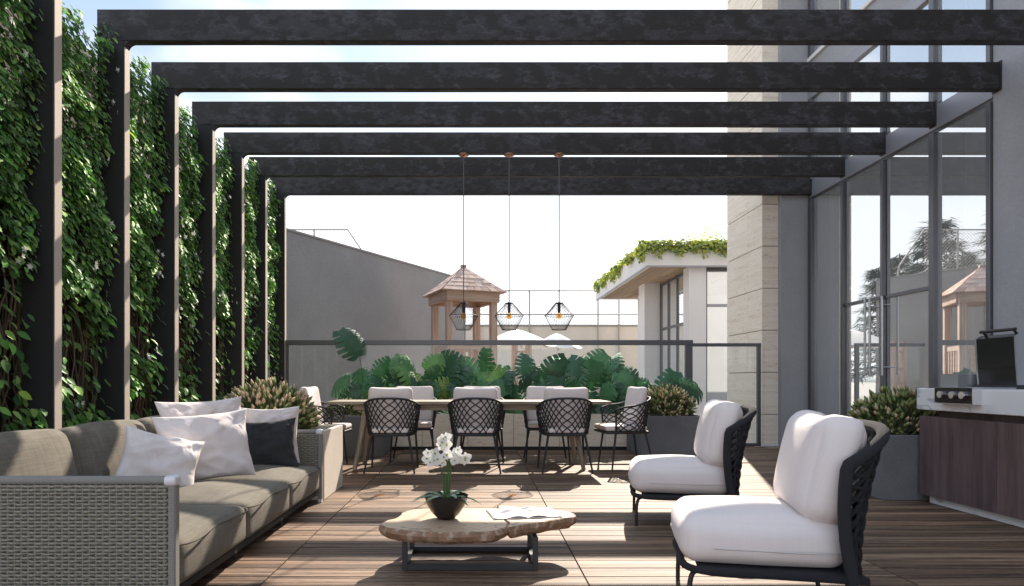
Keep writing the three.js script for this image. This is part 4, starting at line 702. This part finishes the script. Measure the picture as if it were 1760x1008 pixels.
function diningChair() {                                      // front towards +z
  const t = thing('dining_chair', 'x', 'dining chair', 'woven dining chairs round the long table'), A = 2.0;
  const top = (a) => 0.80 - 0.135 * (1 - Math.cos(a)) / (1 - Math.cos(A)), pw = (q, k) => Math.sign(q) * Math.pow(Math.abs(q), k), S = (a, v, o = 0) => { const s = 0.85 + 0.15 * v; return V(pw(Math.sin(a), 0.72) * (0.298 * s + o), 0.415 + v * (top(a) - 0.415), -pw(Math.cos(a), 0.62) * (0.285 * s + o) + 0.012 * (1 - v)); };
  const strands = [], N = 19;
  for (const dir of [-1, 1]) for (let i = -6; i < N + 6; i++) { let run = []; const flush = () => { if (run.length > 1) strands.push(ptube(run, 0.0068, 5)); run = []; }; for (let q = 0; q <= 12; q++) { const v = q / 12, a = A * (-1 + 2 * (i / N + dir * (v - 0.5) * 0.24)); if (Math.abs(a) > A * 0.995) { flush(); continue; } run.push(S(a, v, 0.004 * dir * Math.cos(v * PI * 4))); } flush(); }
  const back = part(t, 'woven_back', strands, M.rope), rim = [], low = [];
  for (let q = 0; q <= 4; q++) rim.push(S(-A, q / 4)); for (let q = 1; q < 24; q++) rim.push(S(A * (-1 + 2 * q / 24), 1)); for (let q = 0; q <= 4; q++) rim.push(S(A, 1 - q / 4)); for (let q = 0; q <= 24; q++) low.push(S(A * (-1 + 2 * q / 24), 0));
  part(back, 'rim', [tube(rim, 0.0115, 90, 7), tube(low, 0.0105, 50, 7)], M.black);
  part(t, 'seat_frame', cushion(0.50, 0.03, 0.52, { r: 0.014, crown: 0, seg: 12, segY: 4, top: (v) => { if (v.z < 0) v.x *= 1 - 0.5 * (v.z / 0.26) ** 2 * 0.5; } }).translate(0, 0.408, 0.01), M.black);
  part(t, 'seat_cushion', cushion(0.48, 0.06, 0.50, { r: 0.026, crown: 0.012, seg: 14, segY: 6, top: (v) => { if (v.z < 0) v.x *= 1 - 0.5 * (v.z / 0.25) ** 2 * 0.5; } }).translate(0, 0.455, 0.02), M.white);
  const bc = part(t, 'back_cushion', cushion(0.47, 0.45, 0.10, { r: 0.045, crown: -0.006, puff: 0.008, seg: 14, segY: 12, wr: 0.003, seed: 2, top: (v) => { v.z += 0.5 * v.x * v.x; } }), M.white); bc.rotation.x = -0.16; bc.position.set(0, 0.695, -0.165);
  for (const s of [-1, 1]) { const f = S(s * A, 0); part(t, 'leg', rod(V(s * 0.262, 0.002, 0.205), V(f.x, 0.43, f.z), 0.010, 0.0135, 8), M.black); part(t, 'leg', rod(V(s * 0.268, 0.002, -0.275), V(s * 0.195, 0.42, -0.195), 0.010, 0.0135, 8), M.black); }
  return t;
}
{
  const c = diningChair(); c.position.set(-0.945, 0, -7.06); c.rotation.y = PI; c.userData.label = 'black woven dining chair with its back to the sofa, table end near the green wall';
  copy(c, [-0.03, 0, 7.06], PI, 'black woven dining chair with its back to the coffee table, middle of its side');
  copy(c, [0.945, 0, 7.07], PI + 0.02, 'black woven dining chair with its back to the lounge chairs, table end near the house');
  copy(c, [-0.80, 0, 7.86], 0.03, 'black woven dining chair on the planter side of the table, nearest the green wall');
  copy(c, [0.04, 0, 7.86], 0, 'black woven dining chair on the planter side of the table, middle of its side');
  copy(c, [0.84, 0, 7.86], -0.03, 'black woven dining chair on the planter side of the table, nearest the house');
  copy(c, [-1.78, 0, 7.38], PI / 2 - 0.05, 'black woven dining chair at the head of the table beside the green wall');
  copy(c, [1.66, 0, 7.36], -PI / 2 + 0.1, 'black woven dining chair at the head of the table beside the grey planter');
}

// ------------------------------------------------------------------ pendant lamps
{
  const t = thing('pendant_lamp', 'x', 'pendant lamp', 'wire pendant lamps over the dining table');
  const yt = 1.925, ym = 1.775, yb = 1.605, rt = 0.045, rm = 0.175, rb = 0.085, w = [];
  const ring = (r, y, q) => { const g = new THREE.TorusGeometry(r, q, 6, 48); g.rotateX(PI / 2); g.translate(0, y, 0); return g; };
  for (let i = 0; i < 40; i++) { const a = i / 40 * 2 * PI, P = (r, y) => V(Math.cos(a) * r, y, Math.sin(a) * r); w.push(rod(P(rt, yt), P(rm, ym), 0.0016, 0.0016, 4), rod(P(rm, ym), P(rb, yb), 0.0016, 0.0016, 4)); }
  part(t, 'wire_cage', w, M.black);
  part(t, 'cage_rings', [ring(rt, yt, 0.004), ring(rm, ym, 0.0035), ring(rb, yb, 0.0045)], M.black);
  part(t, 'cable', rod(V(0, yt + 0.01, 0), V(0, HB - 0.03, 0), 0.0065, 0.0065, 6), M.mullion);
  const cr = new THREE.LatheGeometry([[0.0, 0], [0.065, 0], [0.062, -0.012], [0.03, -0.028], [0.0, -0.034]].map(([x, y]) => new THREE.Vector2(x, y)), 24); cr.translate(0, HB - 0.001, 0); part(t, 'ceiling_rose', cr, M.copper);
  part(t, 'lamp_holder', [rod(V(0, yt - 0.115, 0), V(0, yt + 0.012, 0), 0.018, 0.018, 12), rod(V(0, yt - 0.004, 0), V(0, yt + 0.006, 0), rt, rt, 20)], M.black);
  const bu = new THREE.LatheGeometry([[0.012, 0.03], [0.016, 0.02], [0.03, -0.005], [0.033, -0.025], [0.026, -0.048], [0.0, -0.06]].map(([x, y]) => new THREE.Vector2(x, y)), 18); bu.translate(0, yt - 0.135, 0); const b = part(t, 'bulb', bu, M.amber);
  part(b, 'filament', [tube([V(-0.008, yt - 0.13, 0), V(-0.01, yt - 0.17, 0.004), V(0, yt - 0.14, 0), V(0.01, yt - 0.17, -0.004), V(0.008, yt - 0.13, 0)], 0.003, 20, 5)], M.copper);
  const d = frameD(3) + 0.04; t.position.set(-0.177, 0, -d); t.userData.label = 'black wire pendant lamp nearest the green wall';
  copy(t, [0.374, 0, d], 0.2, 'black wire pendant lamp in the middle of the three'); copy(t, [0.980, 0, d], 0.4, 'black wire pendant lamp nearest the house');
}

// ------------------------------------------------------------------ planters and plants
function planter(x0, x1, d0, d1, h, label, mat = M.concrete) {
  const t = thing('concrete_planter', label, 'planter', 'square planters with domed shrubs', [(x0 + x1) / 2, 0, (d0 + d1) / 2]), w = (x1 - x0) / 2, z = (d1 - d0) / 2, k = 0.035;
  const s = new THREE.Shape([[-w, -z], [w, -z], [w, z], [-w, z]].map((q) => new THREE.Vector2(...q))); s.holes.push(new THREE.Path([[-w + k, -z + k], [-w + k, z - k], [w - k, z - k], [w - k, -z + k]].map((q) => new THREE.Vector2(...q))));
  const g = new THREE.ExtrudeGeometry(s, { depth: h - 0.01, bevelEnabled: true, bevelSize: 0.004, bevelThickness: 0.004, bevelSegments: 1, bevelOffset: -0.004 }); g.rotateX(-PI / 2); g.translate(0, 0.006, 0); part(t, 'box_wall', metric(g, x0, d0), mat);
  part(t, 'soil', box(-w + k, w - k, 0.02, h - 0.05, -z + k, z - k), M.soil);
}
const shootGeo = (seed, r, share) => {
  const R = rng(seed), G = new Soup(), T = new Soup(), n = 560;
  for (let i = 0; i < n; i++) {
    const u = R(), a = i * 2.39996, el = Math.asin(Math.pow(u, 0.8)) , rr = r * (0.78 + 0.25 * R()), out = V(Math.cos(a) * Math.cos(el), Math.sin(el) * 0.98 + 0.02, Math.sin(a) * Math.cos(el)), dir = out.clone().add(V(0, 0.45, 0)).add(V((R() - 0.5) * 0.35, 0, (R() - 0.5) * 0.35)).normalize();
    const tip = V(out.x * rr, out.y * rr * 0.92 + 0.03, out.z * rr), L = 0.13 + 0.07 * R(), base = tip.clone().addScaledVector(dir, -L), g = [0.085 + 0.05 * R(), 0.125 + 0.06 * R(), 0.045];
    const m = tip.clone().addScaledVector(dir, -0.055);
    for (let q = 0; q < 9; q++) { const b = R() * 6.3, s = V(Math.cos(b), 0.2, Math.sin(b)).normalize(), at = base.clone().lerp(m, R()), dd = dir.clone().addScaledVector(s, 0.55).normalize(); G.blade(at, dd, s, 0.045 + 0.03 * R(), 0.008, 0.1, g, 2); }
    G.spindle(base, m, 0.006, g); const tan = R() < share ? [0.52 + 0.16 * R(), 0.41 + 0.12 * R(), 0.25 + 0.07 * R()] : [0.17 + 0.06 * R(), 0.21 + 0.06 * R(), 0.075]; T.spindle(m.clone().addScaledVector(dir, -0.012), tip, 0.0125 + 0.005 * R(), tan, 0.5);
    for (let q = 0; q < 3; q++) { const b = R() * 6.3, s = V(Math.cos(b), 0, Math.sin(b)); T.blade(m, dir.clone().addScaledVector(s, 0.35).normalize(), s, 0.04, 0.007, 0.1, tan, 2); }
  }
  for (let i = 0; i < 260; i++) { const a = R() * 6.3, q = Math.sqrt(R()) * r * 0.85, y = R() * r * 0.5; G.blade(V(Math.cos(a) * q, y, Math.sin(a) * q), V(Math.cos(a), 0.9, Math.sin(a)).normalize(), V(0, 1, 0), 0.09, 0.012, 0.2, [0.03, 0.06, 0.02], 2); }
  return [G.build(), T.build()];
};
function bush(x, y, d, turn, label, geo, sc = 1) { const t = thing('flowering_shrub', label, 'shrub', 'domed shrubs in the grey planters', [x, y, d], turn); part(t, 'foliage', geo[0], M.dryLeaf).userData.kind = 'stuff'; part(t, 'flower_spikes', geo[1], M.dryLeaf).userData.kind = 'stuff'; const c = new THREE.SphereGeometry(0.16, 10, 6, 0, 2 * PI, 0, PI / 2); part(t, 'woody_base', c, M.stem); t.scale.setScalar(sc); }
{
  const g1 = shootGeo(91, 0.42, 0.62), g2 = shootGeo(97, 0.42, 0.3);
  planter(-2.26, -1.275, 5.30, 6.02, 0.575, 'pale beige planter touching the far arm of the sofa', M.beige); bush(-1.86, 0.55, 5.68, 0, 'domed shrub with tan flower spikes behind the sofa arm', g1, 1.14);
  planter(-2.06, -1.24, 8.27, 9.05, 0.53, 'grey concrete planter between the head chair and the green wall'); bush(-1.80, 0.48, 8.66, 1, 'domed shrub with tan flower spikes behind the table by the green wall', g2, 0.68);
  planter(2.10, 2.94, 8.27, 9.05, 0.53, 'grey concrete planter beside the stone planter, on the house side'); bush(2.52, 0.50, 8.66, 2, 'domed shrub with tan flower spikes next to the large-leaved plants, house side', g1, 1.08);
  planter(3.35, 4.15, 5.29, 6.05, 0.54, 'grey concrete planter at the end of the outdoor kitchen'); bush(3.72, 0.52, 5.66, 3, 'domed shrub with tan flower spikes at the end of the outdoor kitchen', g2, 1.06);
}
{ // travertine planter along the railing
  const t = thing('stone_planter', 'long travertine-clad planter holding the large-leaved plants', 'planter'), R = rng(101), X0 = -2.094, X1 = 3.10, D0 = 9.08, D1 = 9.42, n = 8, w = (X1 - X0) / n;
  part(t, 'plinth', bd(X0 + 0.03, X1 - 0.03, 0.002, 0.05, D0 + 0.03, D1 - 0.01), M.black);
  for (let i = 0; i < n; i++) part(t, 'front_slab', metric(bd(X0 + i * w + 0.003, X0 + (i + 1) * w - 0.003, 0.05, 0.50, D0, D0 + 0.025, 0.002), R() * 4, R() * 2), M.travertine[i % 3]);
  part(t, 'trough', [bd(X0 + 0.003, X1 - 0.003, 0.052, 0.44, D0 + 0.026, D1 - 0.004)], M.soil); part(t, 'top_trim', [bd(X0, X1, 0.5, 0.512, D0 - 0.003, D0 + 0.05), bd(X0, X1, 0.5, 0.512, D1 - 0.05, D1)], M.travertine[1]);
}
function monsteraLeaf(seed) {                                  // split leaf, tip along +y, face along +z
  const R = rng(seed), pos = [], idx = [], put = (x, y) => { pos.push(x, y, -0.95 * x * x - 0.55 * (y - 0.3) * (y - 0.3) + 0.22 * Math.abs(x)); return pos.length / 3 - 1; };
  const half = (y) => { const t = clamp((y + 0.16) / 1.16); return 0.54 * Math.pow(Math.sin(Math.pow(t, 0.78) * PI), 0.62); };
  const n = 6, ribs = []; for (let i = 0; i <= n; i++) ribs.push(put(0, i / n));
  for (const s of [-1, 1]) {
    let prev = null;
    for (let i = 0; i < n; i++) {
      const y0 = i / n, y1 = (i + 1) / n, drop = 0.15 * (1 - 0.9 * y0), f = (q, k) => { const y = q - drop * k + 0.10 * k * k; return [s * half(clamp(q - 0.10, -0.14, 0.99)) * k, y]; };
      const split = i > 0 && i < n - 1, gap = split ? 0.012 + 0.016 * R() : 0, kIn = 0.36 + 0.2 * R();
      const a1 = put(...f(y0 + 0.002, kIn)), b1 = put(...f(y1 - 0.002, kIn)), am = put(...f(y0 + gap * 0.8, 0.75)), bm = put(...f(y1 - gap * 0.4, 0.75)), ae = put(...f(y0 + gap * 1.9, 0.97 + 0.06 * R())), be = put(...f(y1 - gap * 1.1, 0.95 + 0.06 * R()));
      const T = [[ribs[i], a1, b1], [ribs[i], b1, ribs[i + 1]], [a1, am, bm], [a1, bm, b1], [am, ae, be], [am, be, bm]]; if (prev !== null) T.push([ribs[i], prev, a1]); prev = b1;
      for (const q of T) s > 0 ? idx.push(...q) : idx.push(q[0], q[2], q[1]);
    }
  }
  const g = new THREE.BufferGeometry(); g.setAttribute('position', new THREE.Float32BufferAttribute(pos, 3)); g.setAttribute('uv', new THREE.Float32BufferAttribute(Float32Array.from({ length: pos.length / 3 * 2 }, (_, i) => i % 2 ? pos[(i >> 1) * 3 + 1] + 0.2 : pos[(i >> 1) * 3] + 0.6), 2)); g.setIndex(idx); g.computeVertexNormals(); return g;
}
{
  const geos = [1, 2, 3, 4, 5, 6].map((s) => monsteraLeaf(s * 13)), R = rng(111), where = ['second', 'third', 'fourth', 'fifth', 'sixth', 'seventh', 'eighth', 'ninth', 'tenth'];
  const xs = [-1.62, -1.15, -0.70, -0.25, 0.20, 0.66, 1.12, 1.56, 2.0, 2.44, 2.78];
  xs.forEach((x, n) => {
    const t = thing('monstera_plant', n === 0 ? 'split-leaved monstera nearest the green wall, its top leaf standing highest' : n === 10 ? 'split-leaved monstera nearest the house, leaning towards the pillar' : `${where[n - 1]} split-leaved monstera in the stone planter from the green wall`, 'plant', 'monstera plants in the stone planter', [x, 0.42, 9.27]);
    const L = n > 8 ? 9 : 15;
    for (let i = 0; i < L; i++) {
      const a = (R() - 0.5) * 2.6, h = 0.14 + (n > 8 ? 0.45 : 0.62) * (i / L) + 0.12 * R(), out = 0.10 + 0.16 * R(), tall = (n === 0 && i === L - 1);
      let at = V(Math.sin(a) * (0.10 + 0.22 * R()), h * 0.92, Math.cos(a) * out * (h > 0.35 ? 0.55 : 0.35) - 0.03); if (tall) at = V(-0.10, 0.92, 0.0);
      if (n === 10) at.x += 0.25 * (i / L); at.z = Math.min(at.z, 0.16);
      part(t, 'leaf_stalk', tube([V((R() - 0.5) * 0.08, 0, (R() - 0.5) * 0.08), V(at.x * 0.4, at.y * 0.55, at.z * 0.3), at.clone()], 0.006, 10, 5), M.green);
      const m = part(t, 'leaf', geos[Math.floor(R() * 6)], M.monstera[R() < 0.06 ? 5 : Math.floor(R() * 5)]), s = tall ? 0.46 : 0.26 + 0.17 * R(); m.scale.setScalar(s); m.position.copy(at); m.rotation.order = 'YXZ';
      // stalk joins the leaf at its base; blade hangs forward and down
      m.rotation.set(tall ? -0.15 : -0.75 + R() * 1.1, a * 0.7 + (R() - 0.5) * 0.8, tall ? 0.5 : PI * (R() < 0.55 ? 0 : 1) + (R() - 0.5) * 2.6);
    }
  });
}

// ------------------------------------------------------------------ outdoor kitchen
const KX = 3.62, KE = 5.25;
{
  const t = thing('outdoor_kitchen', 'outdoor kitchen counter with marble top and dark wood doors by the wall', 'kitchen counter');
  const near = 2.05, R = rng(121);
  part(t, 'carcass', bd(KX + 0.022, 4.90, 0.07, 0.70, near + 0.02, KE - 0.01), M.black);
  part(t, 'plinth', metric(bd(KX + 0.05, 4.90, 0.002, 0.07, near + 0.05, KE - 0.05)), M.marble);
  part(t, 'recessed_rail', metric(bd(KX + 0.10, 4.90, 0.70, 0.757, near + 0.03, KE - 0.09), 0, 0, true), M.walnut[0]);
  for (let i = 0; i < 8; i++) { const b = KE - i * 0.392, a = Math.max(near, b - 0.388); part(t, 'door', metric(bd(KX, KX + 0.021, 0.065, 0.705, a, b, 0.002), R() * 2, R(), true), M.walnut[i % 3]); }
  part(t, 'end_panel', metric(bd(KX + 0.023, 4.90, 0.065, 0.705, KE - 0.009, KE + 0.004), 0, 0, true), M.walnut[0]);
  part(t, 'worktop', metric(bd(KX - 0.012, 4.90, 0.757, 0.93, near - 0.01, KE + 0.012, 0.004)), M.marble);
}
{
  const t = thing('gas_grill', 'built-in gas grill with glossy black lid on the marble counter', 'grill', null, [3.88, 0.931, 4.78]);
  const z0 = -0.19, z1 = 0.19;                                 // local z: towards the camera is +
  const prof = [[0.0, 0.0], [-0.008, 0.10], [-0.012, 0.14], [-0.022, 0.35], [0.02, 0.375], [0.30, 0.375], [0.42, 0.30], [0.46, 0.0]];
  const sh = new THREE.Shape(prof.map((q) => new THREE.Vector2(...q))); const g = new THREE.ExtrudeGeometry(sh, { depth: z1 - z0 - 0.03, bevelEnabled: false }); g.translate(0, 0.03, z0 + 0.015); const lid = part(t, 'lid', g, M.gloss);
  for (const [a, b] of [[z0, z0 + 0.015], [z1 - 0.015, z1]]) { const s = new THREE.ExtrudeGeometry(sh, { depth: b - a, bevelEnabled: false }); s.scale(1.01, 1.01, 1); s.translate(-0.002, 0.03, a); part(lid, 'lid_side', metric(s), M.steel, 'brushed steel lid end'); }
  part(lid, 'handle', [rod(V(0.0, 0.435, z0 + 0.03), V(0.0, 0.435, z1 - 0.03), 0.012, 0.012, 10), rod(V(0.03, 0.40, z0 + 0.05), V(0.0, 0.435, z0 + 0.05), 0.009), rod(V(0.03, 0.40, z1 - 0.05), V(0.0, 0.435, z1 - 0.05), 0.009)], M.black);
  part(t, 'firebox', box(-0.02, 0.48, 0.0, 0.03, z0 - 0.01, z1 + 0.01, 0.004), M.darkMetal);
  part(t, 'side_burner', metric(box(-0.13, 0.40, 0.0, 0.115, z0 - 0.22, z0 - 0.03, 0.006)), M.steel);
  part(t, 'front_tray', metric(box(-0.27, -0.025, 0.0, 0.012, z0 - 0.01, z1 + 0.01, 0.003)), M.steel);
  const p = part(t, 'control_panel', metric(box(-0.335, -0.2735, -0.105, 0.012, z0, z1, 0.005)), M.gloss);
  for (const z of [-0.10, 0.02, 0.12]) { const k = new THREE.CylinderGeometry(0.026, 0.03, 0.03, 20); k.rotateZ(PI / 2); k.translate(-0.35, -0.045, z); part(p, 'knob', k, M.chrome); }
  part(p, 'panel_trim', [box(-0.338, -0.272, -0.112, -0.1055, z0 - 0.004, z1 + 0.004), box(-0.338, -0.272, -0.112, 0.014, z1 + 0.001, z1 + 0.008)], M.chrome);
}

renderer.render(scene, camera);
